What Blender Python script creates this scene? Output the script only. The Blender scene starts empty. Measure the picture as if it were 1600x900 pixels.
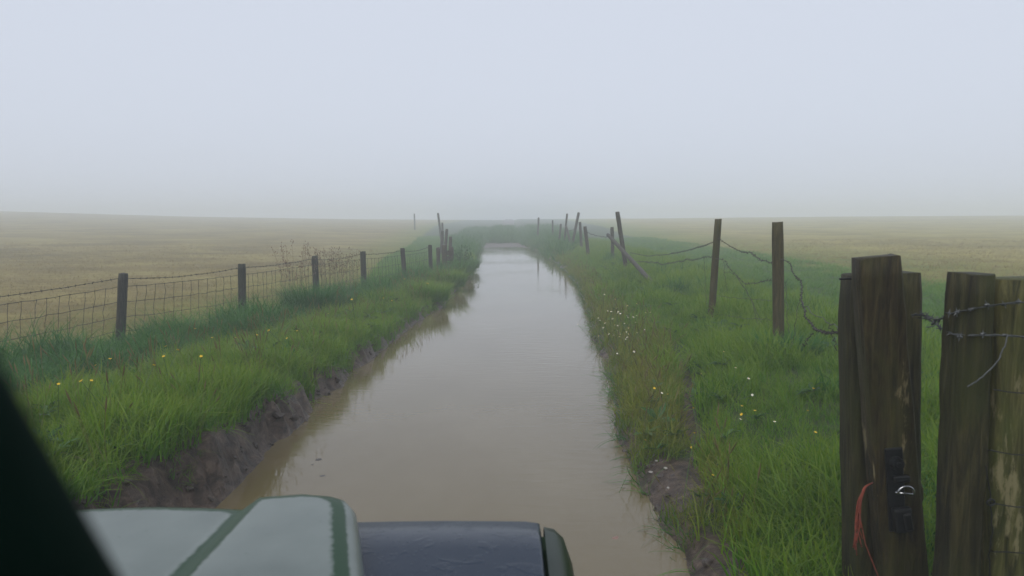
import bpy, bmesh, math, random
import numpy as np
from mathutils import Vector, Matrix, Euler

# ------------------------------------------------------------------ camera, sky, sun, exposure
sc = bpy.context.scene
COL = sc.collection
CAMZ = 1.65
F = 1200.0                                   # focal length in photo pixels (1600 wide)
PITCH = math.atan((450 - 343) / F)
cam_d = bpy.data.cameras.new('camera'); cam = bpy.data.objects.new('camera', cam_d); COL.objects.link(cam)
cam.location = (0, 0, CAMZ); cam.rotation_euler = (math.pi / 2 - PITCH, 0, 0)
cam_d.sensor_width = 36; cam_d.lens = 27; cam_d.clip_start = 0.01; cam_d.clip_end = 3000
cam_d.dof.use_dof = True; cam_d.dof.focus_distance = 5.5; cam_d.dof.aperture_fstop = 5.0
sc.camera = cam

SUN_EL, SUN_AZ = math.radians(48), math.radians(200)
world = bpy.data.worlds.new('World'); sc.world = world; world.use_nodes = True
nt = world.node_tree; nt.nodes.clear()
sky = nt.nodes.new('ShaderNodeTexSky'); sky.sky_type = 'NISHITA'; sky.sun_disc = False
sky.sun_elevation = SUN_EL; sky.sun_rotation = SUN_AZ; sky.dust_density = 4.0; sky.air_density = 1.0
hs = nt.nodes.new('ShaderNodeHueSaturation'); hs.inputs['Saturation'].default_value = 0.35
mx = nt.nodes.new('ShaderNodeMix'); mx.data_type = 'RGBA'
mx.inputs['Factor'].default_value = 0.88
mx.inputs['B'].default_value = (6.95, 7.5, 8.7, 1)      # overcast cloud deck, at background strength 0.1
bg = nt.nodes.new('ShaderNodeBackground'); bg.inputs['Strength'].default_value = 0.1
wo = nt.nodes.new('ShaderNodeOutputWorld')
nt.links.new(sky.outputs[0], hs.inputs['Color']); nt.links.new(hs.outputs[0], mx.inputs['A'])
nt.links.new(mx.outputs['Result'], bg.inputs['Color']); nt.links.new(bg.outputs[0], wo.inputs['Surface'])

sun_d = bpy.data.lights.new('sun', 'SUN'); sun = bpy.data.objects.new('sun', sun_d); COL.objects.link(sun)
sun_d.energy = 1.4; sun_d.angle = math.radians(40); sun_d.color = (1.0, 0.97, 0.92)
sd = Vector((math.sin(SUN_AZ) * math.cos(SUN_EL), math.cos(SUN_AZ) * math.cos(SUN_EL), math.sin(SUN_EL)))
sun.rotation_euler = (-sd).to_track_quat('-Z', 'Y').to_euler()

sc.view_settings.view_transform = 'Standard'; sc.view_settings.look = 'None'
sc.view_settings.exposure = 0.05; sc.view_settings.gamma = 1.0; sc.view_settings.use_curve_mapping = False
sc.render.engine = 'CYCLES'
sc.cycles.use_denoising = True
sc.cycles.max_bounces = 8; sc.cycles.diffuse_bounces = 3; sc.cycles.glossy_bounces = 3
sc.cycles.volume_bounces = 4; sc.cycles.transparent_max_bounces = 8
sc.cycles.use_adaptive_sampling = False

# ------------------------------------------------------------------ helpers
rng = np.random.default_rng(7)
random.seed(7)
_cp, _sp = math.cos(PITCH), math.sin(PITCH)

def at(px, py, y):
    """world point seen at a photo pixel, at distance y along the track"""
    a = (px - 800) / F; b = (450 - py) / F
    dy = _cp + b * _sp; dz = -_sp + b * _cp
    t = y / dy
    return np.array((a * t, y, CAMZ + dz * t))

def on_z(px, py, z):
    a = (px - 800) / F; b = (450 - py) / F
    dy = _cp + b * _sp; dz = -_sp + b * _cp
    t = (z - CAMZ) / dz
    return np.array((a * t, dy * t, z))

def _hash(ix, iy, s):
    n = (ix.astype(np.int64) * 374761393 + iy.astype(np.int64) * 668265263 + s * 1442695041) & 0x7fffffff
    n = ((n ^ (n >> 13)) * 1274126177) & 0x7fffffff
    n = n ^ (n >> 16)
    return (n & 0xffff) / 65535.0

def vnoise(x, y, s=0):
    x = np.asarray(x, float); y = np.asarray(y, float)
    ix = np.floor(x); iy = np.floor(y); fx = x - ix; fy = y - iy
    fx = fx * fx * (3 - 2 * fx); fy = fy * fy * (3 - 2 * fy)
    a = _hash(ix, iy, s); b = _hash(ix + 1, iy, s); c = _hash(ix, iy + 1, s); d = _hash(ix + 1, iy + 1, s)
    return (a * (1 - fx) + b * fx) * (1 - fy) + (c * (1 - fx) + d * fx) * fy

def fbm(x, y, s=0, o=4):
    r = 0; a = .5
    for k in range(o):
        r = r + a * (vnoise(np.asarray(x) * 2**k, np.asarray(y) * 2**k, s + k) - .5); a *= .5
    return r

def sstep(a, b, x):
    t = np.clip((np.asarray(x, float) - a) / (b - a), 0, 1)
    return t * t * (3 - 2 * t)

def tag(o, label=None, cat=None, group=None, kind=None):
    if label: o['label'] = label
    if cat: o['category'] = cat
    if group: o['group'] = group
    if kind: o['kind'] = kind
    return o

def empty(name, loc=(0, 0, 0)):
    o = bpy.data.objects.new(name, None); o.location = tuple(float(v) for v in loc); o.empty_display_size = .1
    COL.objects.link(o); return o

class MB:
    """collects verts and faces; build() links them as one mesh object"""
    def __init__(s): s.v = []; s.f = []; s.m = []; s.n = 0
    def add(s, v, f, mi=0):
        v = np.asarray(v, float); s.v.append(v)
        s.f += [tuple(int(i) + s.n for i in q) for q in f]; s.m += [mi] * len(f)
        s.n += len(v); return s
    def tube(s, pts, r, k=6, cap=True, mi=0):
        pts = np.asarray(pts, float); n = len(pts)
        r = np.broadcast_to(np.asarray(r, float), (n,))
        t = np.gradient(pts, axis=0); t /= np.linalg.norm(t, axis=1)[:, None] + 1e-12
        up = np.array((0, 0, 1.)) if abs(t[0][2]) < .9 else np.array((1., 0, 0))
        V = []
        u = np.cross(t[0], up); u /= np.linalg.norm(u)
        for i in range(n):
            u = u - t[i] * np.dot(u, t[i]); u /= np.linalg.norm(u) + 1e-12
            w = np.cross(t[i], u)
            for j in range(k):
                a = 2 * math.pi * j / k
                V.append(pts[i] + r[i] * (math.cos(a) * u + math.sin(a) * w))
        Fc = [(i * k + j, i * k + (j + 1) % k, (i + 1) * k + (j + 1) % k, (i + 1) * k + j) for i in range(n - 1) for j in range(k)]
        if cap: Fc += [tuple(range(k))[::-1], tuple((n - 1) * k + j for j in range(k))]
        return s.add(V, Fc, mi)
    def box(s, c, size, rot=(0, 0, 0), bevel=0.0, mi=0, seg=1):
        bm = bmesh.new(); bmesh.ops.create_cube(bm, size=1)
        for v in bm.verts: v.co = Vector((v.co.x * size[0], v.co.y * size[1], v.co.z * size[2]))
        if bevel: bmesh.ops.bevel(bm, geom=bm.edges[:], offset=bevel, segments=seg, affect='EDGES', profile=.5)
        R = Euler(rot).to_matrix()
        bm.verts.index_update()
        V = [R @ v.co + Vector(c) for v in bm.verts]; Fc = [[v.index for v in f.verts] for f in bm.faces]
        bm.free(); return s.add(V, Fc, mi)
    def grid(s, P, mi=0):
        P = np.asarray(P, float); a, b = P.shape[:2]
        Fc = [(i * b + j, i * b + j + 1, (i + 1) * b + j + 1, (i + 1) * b + j) for i in range(a - 1) for j in range(b - 1)]
        return s.add(P.reshape(-1, 3), Fc, mi)
    def mesh(s, name, mats, smooth=False, origin=(0, 0, 0)):
        me = bpy.data.meshes.new(name)
        V = np.concatenate(s.v) - np.asarray(origin, float)
        me.from_pydata(V.tolist(), [], s.f)
        for m in (mats if isinstance(mats, (list, tuple)) else [mats]): me.materials.append(m)
        me.polygons.foreach_set('material_index', s.m)
        if smooth: me.polygons.foreach_set('use_smooth', [True] * len(s.f))
        me.update(); return me
    def build(s, name, mats, parent=None, smooth=False, origin=None):
        """origin: world position of the object's own origin"""
        po = np.zeros(3); p = parent
        while p is not None: po = po + np.array(p.location); p = p.parent
        org = po if origin is None else np.asarray(origin, float)
        o = bpy.data.objects.new(name, s.mesh(name, mats, smooth, org)); COL.objects.link(o)
        o.location = tuple(org - po)
        if parent is not None: o.parent = parent
        return o

# ------------------------------------------------------------------ materials
def new_mat(name):
    m = bpy.data.materials.new(name); m.use_nodes = True
    n = m.node_tree.nodes; return m, n, m.node_tree.links, n['Principled BSDF']

def ramp(n, stops):
    r = n.new('ShaderNodeValToRGB'); e = r.color_ramp.elements
    e[0].position = stops[0][0]; e[0].color = (*stops[0][1], 1)
    e[1].position = stops[-1][0]; e[1].color = (*stops[-1][1], 1)
    for p, c in stops[1:-1]:
        q = e.new(p); q.color = (*c, 1)
    return r

def tex_noise(n, l, vec, scale, detail=6, rough=.55, dist=0.0):
    t = n.new('ShaderNodeTexNoise'); t.inputs['Scale'].default_value = scale; t.inputs['Detail'].default_value = detail
    t.inputs['Roughness'].default_value = rough; t.inputs['Distortion'].default_value = dist
    if vec is not None: l.new(vec, t.inputs['Vector'])
    return t

def mapping(n, l, vec, scale=(1, 1, 1), rot=(0, 0, 0), loc=(0, 0, 0)):
    m = n.new('ShaderNodeMapping'); m.inputs['Scale'].default_value = scale; m.inputs['Rotation'].default_value = rot
    m.inputs['Location'].default_value = loc; l.new(vec, m.inputs['Vector']); return m.outputs[0]

def mixc(n, l, fac, a, b):
    m = n.new('ShaderNodeMix'); m.data_type = 'RGBA'
    for s, k in ((fac, 'Factor'), (a, 'A'), (b, 'B')):
        if isinstance(s, (int, float)): m.inputs[k].default_value = s
        elif isinstance(s, tuple): m.inputs[k].default_value = (*s, 1)
        else: l.new(s, m.inputs[k])
    return m.outputs['Result']

def math_n(n, l, op, a, b=None, clamp=False):
    m = n.new('ShaderNodeMath'); m.operation = op; m.use_clamp = clamp
    for k, s in enumerate((a, b)):
        if s is None: continue
        if isinstance(s, (int, float)): m.inputs[k].default_value = s
        else: l.new(s, m.inputs[k])
    return m.outputs[0]

def bump(n, l, h, strength, dist, bsdf):
    b = n.new('ShaderNodeBump'); b.inputs['Strength'].default_value = strength; b.inputs['Distance'].default_value = dist
    l.new(h, b.inputs['Height']); l.new(b.outputs[0], bsdf.inputs['Normal']); return b

def mat_plain(name, col, rough=.6, metal=0, var=.25, scale=30):
    m, n, l, b = new_mat(name)
    tc = n.new('ShaderNodeTexCoord')
    t = tex_noise(n, l, tc.outputs['Object'], scale)
    lo = tuple(c * (1 - var) for c in col); hi = tuple(c * (1 + var) for c in col)
    r = ramp(n, [(.3, lo), (.7, hi)]); l.new(t.outputs[0], r.inputs[0]); l.new(r.outputs[0], b.inputs['Base Color'])
    b.inputs['Roughness'].default_value = rough; b.inputs['Metallic'].default_value = metal
    return m

def mat_wood(name, dark, mid, light, green=(.05, .06, .02), green_amt=.5, worn=(.2, .15, .08), worn_at=.68, scale=1.0, rough=.6):
    m, n, l, b = new_mat(name)
    tc = n.new('ShaderNodeTexCoord'); oi = n.new('ShaderNodeObjectInfo')
    add = n.new('ShaderNodeVectorMath'); add.operation = 'ADD'; l.new(tc.outputs['Object'], add.inputs[0])
    cx = n.new('ShaderNodeCombineXYZ'); l.new(math_n(n, l, 'MULTIPLY', oi.outputs['Random'], 17.), cx.inputs[2]); l.new(cx.outputs[0], add.inputs[1])
    v = add.outputs[0]
    g = tex_noise(n, l, mapping(n, l, v, (55 * scale, 55 * scale, 5 * scale)), 1, 10, .68, .9)
    r = ramp(n, [(.36, dark), (.5, mid), (.64, light)]); l.new(g.outputs[0], r.inputs[0])
    blot = tex_noise(n, l, mapping(n, l, v, (9 * scale, 9 * scale, 3 * scale)), 1, 6, .65)
    gr = ramp(n, [(.45, (0, 0, 0)), (.65, (1, 1, 1))]); l.new(blot.outputs[0], gr.inputs[0])
    c1 = mixc(n, l, math_n(n, l, 'MULTIPLY', gr.outputs[0], green_amt), r.outputs[0], green)
    w = tex_noise(n, l, mapping(n, l, v, (14 * scale, 14 * scale, 3.5 * scale), loc=(3, 5, 1)), 1, 9, .7)
    wr = ramp(n, [(worn_at, (0, 0, 0)), (worn_at + .05, (1, 1, 1))]); l.new(w.outputs[0], wr.inputs[0])
    c2 = mixc(n, l, wr.outputs[0], c1, worn)
    l.new(c2, b.inputs['Base Color']); b.inputs['Roughness'].default_value = rough; b.inputs['Specular IOR Level'].default_value = .18
    bump(n, l, math_n(n, l, 'ADD', g.outputs[0], w.outputs[0]), .9, .009, b)
    return m

M = {}
M['post'] = mat_wood('weathered_post_wood', (.012, .012, .010), (.028, .026, .020), (.06, .055, .042), (.035, .045, .02), .35, (.13, .12, .10), .72)
M['post_green'] = mat_wood('treated_post_wood', (.024, .019, .007), (.05, .041, .015), (.085, .068, .027), (.042, .046, .012), .6, (.16, .12, .06), .75)
M['post_far'] = mat_wood('old_pole_wood', (.022, .019, .014), (.05, .043, .032), (.10, .085, .06), (.05, .055, .025), .3, (.15, .13, .1), .72)
M['sleeper'] = mat_wood('sleeper_wood', (.009, .008, .003), (.025, .022, .008), (.06, .052, .02), (.032, .038, .008), .7, (.13, .125, .08), .70, .7)
M['board'] = mat_wood('brown_board_wood', (.008, .006, .002), (.028, .021, .008), (.060, .047, .019), (.046, .048, .012), .75, (.20, .165, .085), .60, .8, .55)
M['sleeper_green'] = mat_wood('mossy_sleeper_wood', (.02, .02, .006), (.06, .057, .018), (.12, .108, .038), (.055, .068, .014), .8, (.18, .16, .08), .60, .7)
M['wire'] = mat_plain('rusted_galvanised_wire', (.03, .024, .02), .6, .2, .4, 40)
M['wire_bright'] = mat_plain('galvanised_wire', (.075, .08, .08), .5, .5, .4, 60)
M['iron'] = mat_plain('black_iron', (.008, .009, .010), .45, .3, .4, 60)
M['steel'] = mat_plain('bright_steel', (.45, .46, .47), .25, 1., .2, 60)
M['twine'] = mat_plain('orange_baler_twine', (.22, .045, .024), .8, 0, .35, 80)
M['strap'] = mat_plain('olive_strap', (.05, .05, .015), .7, 0, .3, 60)
M['stone'] = mat_plain('pale_stone', (.28, .26, .23), .7, 0, .3, 25)
M['brickstone'] = mat_plain('reddish_stone', (.22, .13, .10), .6, 0, .3, 25)

def mat_blade(name, stops, tip=None, transl=.35, patch=.35, patchcols=None, rough=.45):
    """leaf blades: colour by clump and by patches of the meadow"""
    m, n, l, b = new_mat(name)
    oi = n.new('ShaderNodeObjectInfo'); ge = n.new('ShaderNodeNewGeometry')
    r = ramp(n, stops); l.new(oi.outputs['Random'], r.inputs[0])
    c = r.outputs[0]
    if patchcols:
        t = tex_noise(n, l, ge.outputs['Position'], 1.1, 3)
        pr = ramp(n, [(.38, (0, 0, 0)), (.62, (1, 1, 1))]); l.new(t.outputs[0], pr.inputs[0])
        c = mixc(n, l, math_n(n, l, 'MULTIPLY', pr.outputs[0], patch), c, patchcols)
    if tip:
        at_ = n.new('ShaderNodeAttribute'); at_.attribute_name = 'along'
        c = mixc(n, l, math_n(n, l, 'POWER', at_.outputs['Fac'], 2.5), c, tip)
    l.new(c, b.inputs['Base Color']); b.inputs['Roughness'].default_value = rough
    b.inputs['Specular IOR Level'].default_value = .3
    tr = n.new('ShaderNodeBsdfTranslucent'); l.new(c, tr.inputs['Color'])
    ms = n.new('ShaderNodeMixShader'); ms.inputs[0].default_value = transl
    l.new(b.outputs[0], ms.inputs[1]); l.new(tr.outputs[0], ms.inputs[2])
    l.new(ms.outputs[0], n['Material Output'].inputs['Surface'])
    return m

M['lush'] = mat_blade('lush_grass_blades', [(0, (.055, .18, .006)), (.5, (.10, .245, .008)), (1, (.165, .275, .012))], (.20, .275, .02), .48, .65, (.045, .165, .008))
M['bluegreen'] = mat_blade('blue_green_grass_blades', [(0, (.026, .125, .012)), (.6, (.048, .17, .016)), (1, (.09, .21, .022))], None, .4, .5, (.022, .105, .016))
M['yellowish'] = mat_blade('yellow_green_grass_blades', [(0, (.10, .17, .008)), (.5, (.16, .215, .012)), (1, (.22, .23, .02))], (.24, .22, .035), .45, .5, (.07, .18, .012))
M['short'] = mat_blade('short_meadow_blades', [(0, (.07, .195, .012)), (.5, (.115, .245, .016)), (1, (.175, .265, .024))], None, .4, .5, (.055, .165, .022))
M['pale'] = mat_blade('pale_flattened_blades', [(0, (.075, .18, .024)), (.5, (.12, .225, .034)), (1, (.19, .24, .06))], (.22, .26, .08), .4, .4, (.06, .17, .02))
M['straw'] = mat_blade('stubble_straw', [(0, (.18, .13, .042)), (.5, (.25, .185, .068)), (1, (.32, .25, .10))], None, .25, .35, (.20, .17, .06), .6)
M['dry'] = mat_blade('dry_seed_stems', [(0, (.13, .09, .06)), (1, (.22, .17, .11))], None, .2, 0, None, .7)
M['dryhead'] = mat_blade('fresh_seed_heads', [(0, (.12, .12, .035)), (1, (.19, .15, .06))], None, .3, 0, None, .6)
M['rust'] = mat_blade('rusty_seed_heads', [(0, (.11, .06, .045)), (1, (.19, .10, .075))], None, .2, 0, None, .8)
M['leaf'] = mat_blade('dark_bush_leaves', [(0, (.025, .085, .016)), (.6, (.045, .12, .02)), (1, (.08, .15, .028))], None, .35, .3, (.03, .09, .02))
M['yellow'] = mat_plain('buttercup_yellow', (.70, .46, .01), .45, 0, .15, 60)
M['white'] = mat_plain('daisy_white', (.78, .78, .72), .6, 0, .08, 60)
M['stem'] = mat_plain('flower_stem_green', (.06, .12, .025), .6, 0, .3, 30)

M['mudc'] = mat_plain('wet_earth_crumbs', (.04, .028, .021), .55, 0, .5, 40)
def mat_ground():
    m, n, l, b = new_mat('verge_soil_and_mud')
    ge = n.new('ShaderNodeNewGeometry'); P = ge.outputs['Position']
    a = n.new('ShaderNodeAttribute'); a.attribute_name = 'mud'
    t1 = tex_noise(n, l, P, 3.0, 8, .6); t2 = tex_noise(n, l, P, 10, 10, .72, .5)
    gr = ramp(n, [(.3, (.022, .040, .010)), (.55, (.040, .070, .016)), (.75, (.055, .07, .025))]); l.new(t1.outputs[0], gr.inputs[0])
    md = ramp(n, [(.34, (.010, .006, .004)), (.5, (.062, .042, .030)), (.66, (.15, .108, .08))]); l.new(t2.outputs[0], md.inputs[0])
    f = math_n(n, l, 'ADD', a.outputs['Fac'], math_n(n, l, 'MULTIPLY', math_n(n, l, 'SUBTRACT', t1.outputs[0], .5), .8), True)
    fr = ramp(n, [(.4, (0, 0, 0)), (.6, (1, 1, 1))]); l.new(f, fr.inputs[0])
    l.new(mixc(n, l, fr.outputs[0], gr.outputs[0], md.outputs[0]), b.inputs['Base Color'])
    rr = n.new('ShaderNodeMapRange'); l.new(fr.outputs[0], rr.inputs[0]); rr.inputs[3].default_value = .9; rr.inputs[4].default_value = .42; b.inputs['Specular IOR Level'].default_value = .3
    l.new(rr.outputs[0], b.inputs['Roughness'])
    t3 = tex_noise(n, l, P, 45, 9, .7)
    bump(n, l, math_n(n, l, 'ADD', t2.outputs[0], math_n(n, l, 'MULTIPLY', t3.outputs[0], .5)), .9, .03, b)
    return m
M['ground'] = mat_ground()

def mat_field(name, cols, greens, seed):
    m, n, l, b = new_mat(name)
    ge = n.new('ShaderNodeNewGeometry'); P = ge.outputs['Position']
    a = n.new('ShaderNodeAttribute'); a.attribute_name = 'green'
    t1 = tex_noise(n, l, mapping(n, l, P, (.26, .34, 1), (0, 0, .15), (seed, 0, 0)), 1, 6, .6)
    t2 = tex_noise(n, l, mapping(n, l, P, (2.0, 2.6, 1), (0, 0, .1)), 1, 8, .7)
    t3 = tex_noise(n, l, P, 26, 6, .7)
    s = math_n(n, l, 'ADD', math_n(n, l, 'MULTIPLY', t1.outputs[0], .55), math_n(n, l, 'ADD', math_n(n, l, 'MULTIPLY', t2.outputs[0], .28), math_n(n, l, 'MULTIPLY', t3.outputs[0], .17)))
    cr = ramp(n, [(.40, cols[0]), (.5, cols[1]), (.59, cols[2])]); l.new(s, cr.inputs[0])
    gc = ramp(n, [(.38, greens[0]), (.6, greens[1])]); l.new(s, gc.inputs[0])
    f = math_n(n, l, 'ADD', a.outputs['Fac'], math_n(n, l, 'MULTIPLY', math_n(n, l, 'SUBTRACT', t1.outputs[0], .5), 1.1), True)
    l.new(mixc(n, l, f, cr.outputs[0], gc.outputs[0]), b.inputs['Base Color'])
    b.inputs['Roughness'].default_value = .95; b.inputs['Specular IOR Level'].default_value = .1
    bump(n, l, t3.outputs[0], .8, .05, b)
    return m
M['fieldL'] = mat_field('brown_stubble', [(.13, .102, .034), (.215, .168, .058), (.31, .25, .095)], [(.09, .13, .016), (.18, .19, .036)], 3)
M['fieldR'] = mat_field('golden_stubble', [(.17, .142, .034), (.265, .222, .060), (.36, .305, .095)], [(.07, .14, .018), (.22, .21, .045)], 9)

def mat_water():
    m, n, l, b = new_mat('muddy_flood_water')
    ge = n.new('ShaderNodeNewGeometry'); P = ge.outputs['Position']
    t = tex_noise(n, l, mapping(n, l, P, (.5, .25, 1)), 1.2, 5, .6)
    r = ramp(n, [(.3, (.115, .088, .042)), (.7, (.160, .130, .076))]); l.new(t.outputs[0], r.inputs[0])
    l.new(r.outputs[0], b.inputs['Base Color'])
    b.inputs['Roughness'].default_value = .035; b.inputs['IOR'].default_value = 1.33
    w1 = tex_noise(n, l, mapping(n, l, P, (2.2, 7.0, 1), (0, 0, .12)), 1.6, 3, .5, .6)
    w2 = tex_noise(n, l, mapping(n, l, P, (5, 17.0, 1), (0, 0, -.1)), 1.0, 3, .5, .3)
    gust = tex_noise(n, l, mapping(n, l, P, (.35, .16, 1)), 1.0, 2)
    gr = ramp(n, [(.42, (.06, .06, .06)), (.62, (1, 1, 1))]); l.new(gust.outputs[0], gr.inputs[0])
    h = math_n(n, l, 'ADD', math_n(n, l, 'MULTIPLY', w1.outputs[0], .8), math_n(n, l, 'MULTIPLY', w2.outputs[0], .5))
    h2 = math_n(n, l, 'MULTIPLY', h, gr.outputs[0])
    bump(n, l, h2, .30, .012, b)
    return m
M['water'] = mat_water()

# ------------------------------------------------------------------ the lie of the land
LY = [-12, 1, 3, 4.37, 5.44, 7.19, 9.73, 11.8, 14.42, 18.5, 24.2, 30, 34.9, 48.5, 56, 400]
LX = [-1.95, -1.95, -1.85, -1.71, -1.74, -1.71, -1.64, -1.59, -1.33, -1.32, -1.25, -1.5, -1.75, -1.9, -1.6, -1.6]
RY = [-12, 3.0, 3.44, 3.79, 4.22, 4.64, 5.44, 6.35, 9.05, 12.56, 18.5, 24.2, 38.2, 48.5, 56, 400]
RX = [.85, .82, .82, .87, .87, .75, .81, .89, 1.11, 1.32, 1.63, 1.72, 1.55, .7, .2, .2]
def xl(y): return np.interp(y, LY, LX) + .10 * fbm(np.asarray(y) * 1.3, np.asarray(y) * 0 + 3, 5, 3)
def xr(y): return np.interp(y, RY, RX) + .22 * fbm(np.asarray(y) * 1.5, np.asarray(y) * 0 + 9, 11, 3)
FLY = [-12, 3, 9.5, 11.5, 14.0, 15.8, 17.5, 19.5, 23, 60, 110, 400]
FLX = [-8, -7.0, -4.83, -4.05, -3.58, -3.07, -2.46, -2.08, -1.95, -4.2, -8, -8]
def fence_l(y): return np.interp(y, FLY, FLX)
def field_r(y): return np.interp(y, [-12, 12, 27, 50, 90, 400], [6.9, 6.9, 7.8, 8.0, 10, 10])
def field_l(y): return np.minimum(fence_l(y) - .1, np.interp(y, [-12, 13, 17, 22, 30, 45, 60, 100, 400], [9, 9, -2.9, -3.7, -4.6, -5.6, -7, -10, -10]))

def crest(a):      # height of the horizon ridge by bearing
    return np.interp(a, [-1.2, -.667, -.42, -.2, 0, .17, .42, .667, 1.2], [4.4, 3.8, 2.5, 1.85, 1.62, 1.78, 2.25, 2.5, 2.8])

def height(x, y):
    x = np.asarray(x, float); y = np.asarray(y, float)
    L = xl(y); R = xr(y); dl = L - x; dr = x - R
    end = sstep(41, 51, y + 9 * fbm(x * .45, y * .15, 91, 3) - .9 * (x + .3))
    bed = -.16 * np.minimum(1, np.minimum(-dl, -dr) / .45) + .03 * fbm(x * 2, y * 2, 3)
    bed = bed * (1 - end) + end * (.10 + .25 * sstep(49, 60, y) + .05 * fbm(x * 1.2, y * 1.2, 4))
    # left bank
    mh = np.interp(y, [-12, 2, 4, 5, 6, 9, 14, 18, 25, 50], [.38, .40, .39, .33, .28, .20, .16, .15, .14, .10])
    gouge = (.34 * fbm(y * 4.2 + x * 3.0, x * 1.5 - y * .6, 21, 3) + .10 * fbm(y * 12 + x * 6, x * 4, 23, 2)) * np.minimum(1, mh / .2)
    face = sstep(0, 1, (dl + gouge) / (.08 + .34 * mh))
    zl = mh * face + .05 * sstep(.15, .8, dl) + .07 * fbm(x * 1.1, y * 1.1, 31)
    fw = np.maximum(L - fence_l(y), .6)
    fg = np.interp(y, [8, 12, 16], [.0, .03, .14])
    zl = zl + (fg - mh - .05) * sstep(.22, .62, dl / fw) * (dl > 0)
    # right bank
    ph = np.interp(y, [-12, 3, 4.4, 6, 9, 20, 50], [.10, .10, .08, .16, .16, .15, .10])
    rg = .10 * fbm(y * 4 + 5, x * 3, 41, 3)
    zr = ph * sstep(0, 1, (dr + rg) / .16) + .29 * sstep(.05, 1.5, dr) + .10 * fbm(x * 1.2, y * 1.2, 51)
    xt = np.interp(y, [5, 5.77, 6.23, 7.07, 8.5], [1.25, 1.35, 1.45, 1.64, 1.8])
    trough = np.exp(-((x - xt) / .11) ** 2) * sstep(4.6, 5.6, y) * (1 - sstep(7.2, 8.6, y))
    zr = zr - .15 * trough
    z = np.where(dl > 0, zl, np.where(dr > 0, zr, bed))
    # rise to the crest
    lat = np.maximum(dl, dr)
    near = sstep(2.0, 15, lat); allw = sstep(44, 75, y)
    w = np.maximum(near, allw)
    a = x / np.maximum(y, 12)
    rise = (crest(a) - .25) * sstep(12, 195, y) * w
    fall = 1 - sstep(195, 300, y)
    z = (z + rise) * fall + .3 * (1 - fall) + .05 * fbm(x * .25, y * .25, 61) * sstep(1, 6, lat)
    return z

def h1(x, y): return float(height(np.array([x]), np.array([y]))[0])

# grid with fine cells by the banks
def axis(fine0, fine1, step, lo, hi, g):
    c = list(np.arange(fine0, fine1, step)); s = step; v = c[-1]
    while v < hi: s = min(s * g, 12); v += s; c.append(v)
    s = step; v = c[0]
    while v > lo: s = min(s * g, 12); v -= s; c.insert(0, v)
    return np.array(c)
gx = axis(-2.5, 2.0, .04, -330, 330, 1.07)
gy = axis(2.6, 9, .05, -14, 330, 1.022)
GX, GY = np.meshgrid(gx, gy); GZ = height(GX, GY)
L_, R_ = xl(GY), xr(GY); DL, DR = L_ - GX, GX - R_
mhh = np.interp(GY, [-12, 2, 4, 6, 9, 14, 25, 50], [.36, .38, .36, .28, .19, .15, .12, .10])
mrow = np.interp(GY, [2, 4, 6, 8.5, 10, 14], [.42, .42, .34, .18, .05, 0])
wob = .18 * fbm(GX * 2.5, GY * 2.5, 71)
mud = np.where(DL > 0, 1 - sstep(-.1, .15, DL + wob - (.01 + .55 * mrow)), np.where(DR > 0, 1 - sstep(-.05, .12, DR + wob - .08), 1.0))
patch = np.exp(-(((GX - .95) / .26) ** 2 + ((GY - 4.45) / .5) ** 2)) + np.exp(-(((GX - .95) / .16) ** 2 + ((GY - 3.4) / .35) ** 2))
xt_ = np.interp(GY, [5, 5.77, 6.23, 7.07, 8.5], [1.25, 1.35, 1.45, 1.64, 1.8])
tr_ = .7 * np.exp(-((GX - xt_) / .11) ** 2) * sstep(4.6, 5.6, GY) * (1 - sstep(7.2, 8.6, GY))
mud = np.clip(np.maximum(np.maximum(mud, patch * 1.1), tr_), 0, 1)
mud = np.where((GY > 48) & (DL < 0) & (DR < 0), .6, mud)
green = np.where(GX < 0, np.clip(1.0 - (field_l(GY) - GX) / np.interp(GY, [5, 12, 30, 60], [6.0, 5.0, 4.0, 4]), 0, 1) * .95,
                 np.clip(1.15 - (GX - field_r(GY)) / 6.5, 0, 1))
a, bb = GX.shape
cxm = .25 * (GX[:-1, :-1] + GX[1:, :-1] + GX[:-1, 1:] + GX[1:, 1:]); cym = .25 * (GY[:-1, :-1] + GY[1:, :-1] + GY[:-1, 1:] + GY[1:, 1:])
zone = np.where(cxm < field_l(cym), 1, np.where(cxm > field_r(cym), 2, 0))
VV = np.stack([GX, GY, GZ], -1).reshape(-1, 3)
I, J = np.meshgrid(np.arange(a - 1), np.arange(bb - 1), indexing='ij')
quads = np.stack([I * bb + J, I * bb + J + 1, (I + 1) * bb + J + 1, (I + 1) * bb + J], -1)
def zone_mesh(name, k, mat, label):
    q = quads[zone == k]; used, inv = np.unique(q, return_inverse=True); q = inv.reshape(-1, 4)
    me = bpy.data.meshes.new(name); me.from_pydata(VV[used].tolist(), [], q.tolist()); me.materials.append(mat)
    for nm, arr in (('mud', mud), ('green', green)):
        at_ = me.attributes.new(nm, 'FLOAT', 'POINT'); at_.data.foreach_set('value', arr.reshape(-1)[used].astype(np.float32))
    me.polygons.foreach_set('use_smooth', [True] * len(q)); me.update()
    o = bpy.data.objects.new(name, me); COL.objects.link(o); tag(o, label, kind='structure'); return o
zone_mesh('ground', 0, M['ground'], 'muddy banks and grassy verges either side of the flooded track')
zone_mesh('stubble_field', 1, M['fieldL'], 'brown cut field left of the track fading into fog')
zone_mesh('stubble_field', 2, M['fieldR'], 'golden cut field right of the track fading into fog')

wb = MB(); wb.add([(-2.7, -13, 0), (2.7, -13, 0), (2.7, 57, 0), (-2.7, 57, 0)], [(0, 1, 2, 3)])
tag(wb.build('flood_water', M['water']), 'brown muddy flood water filling the sunken track', kind='structure')

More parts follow.
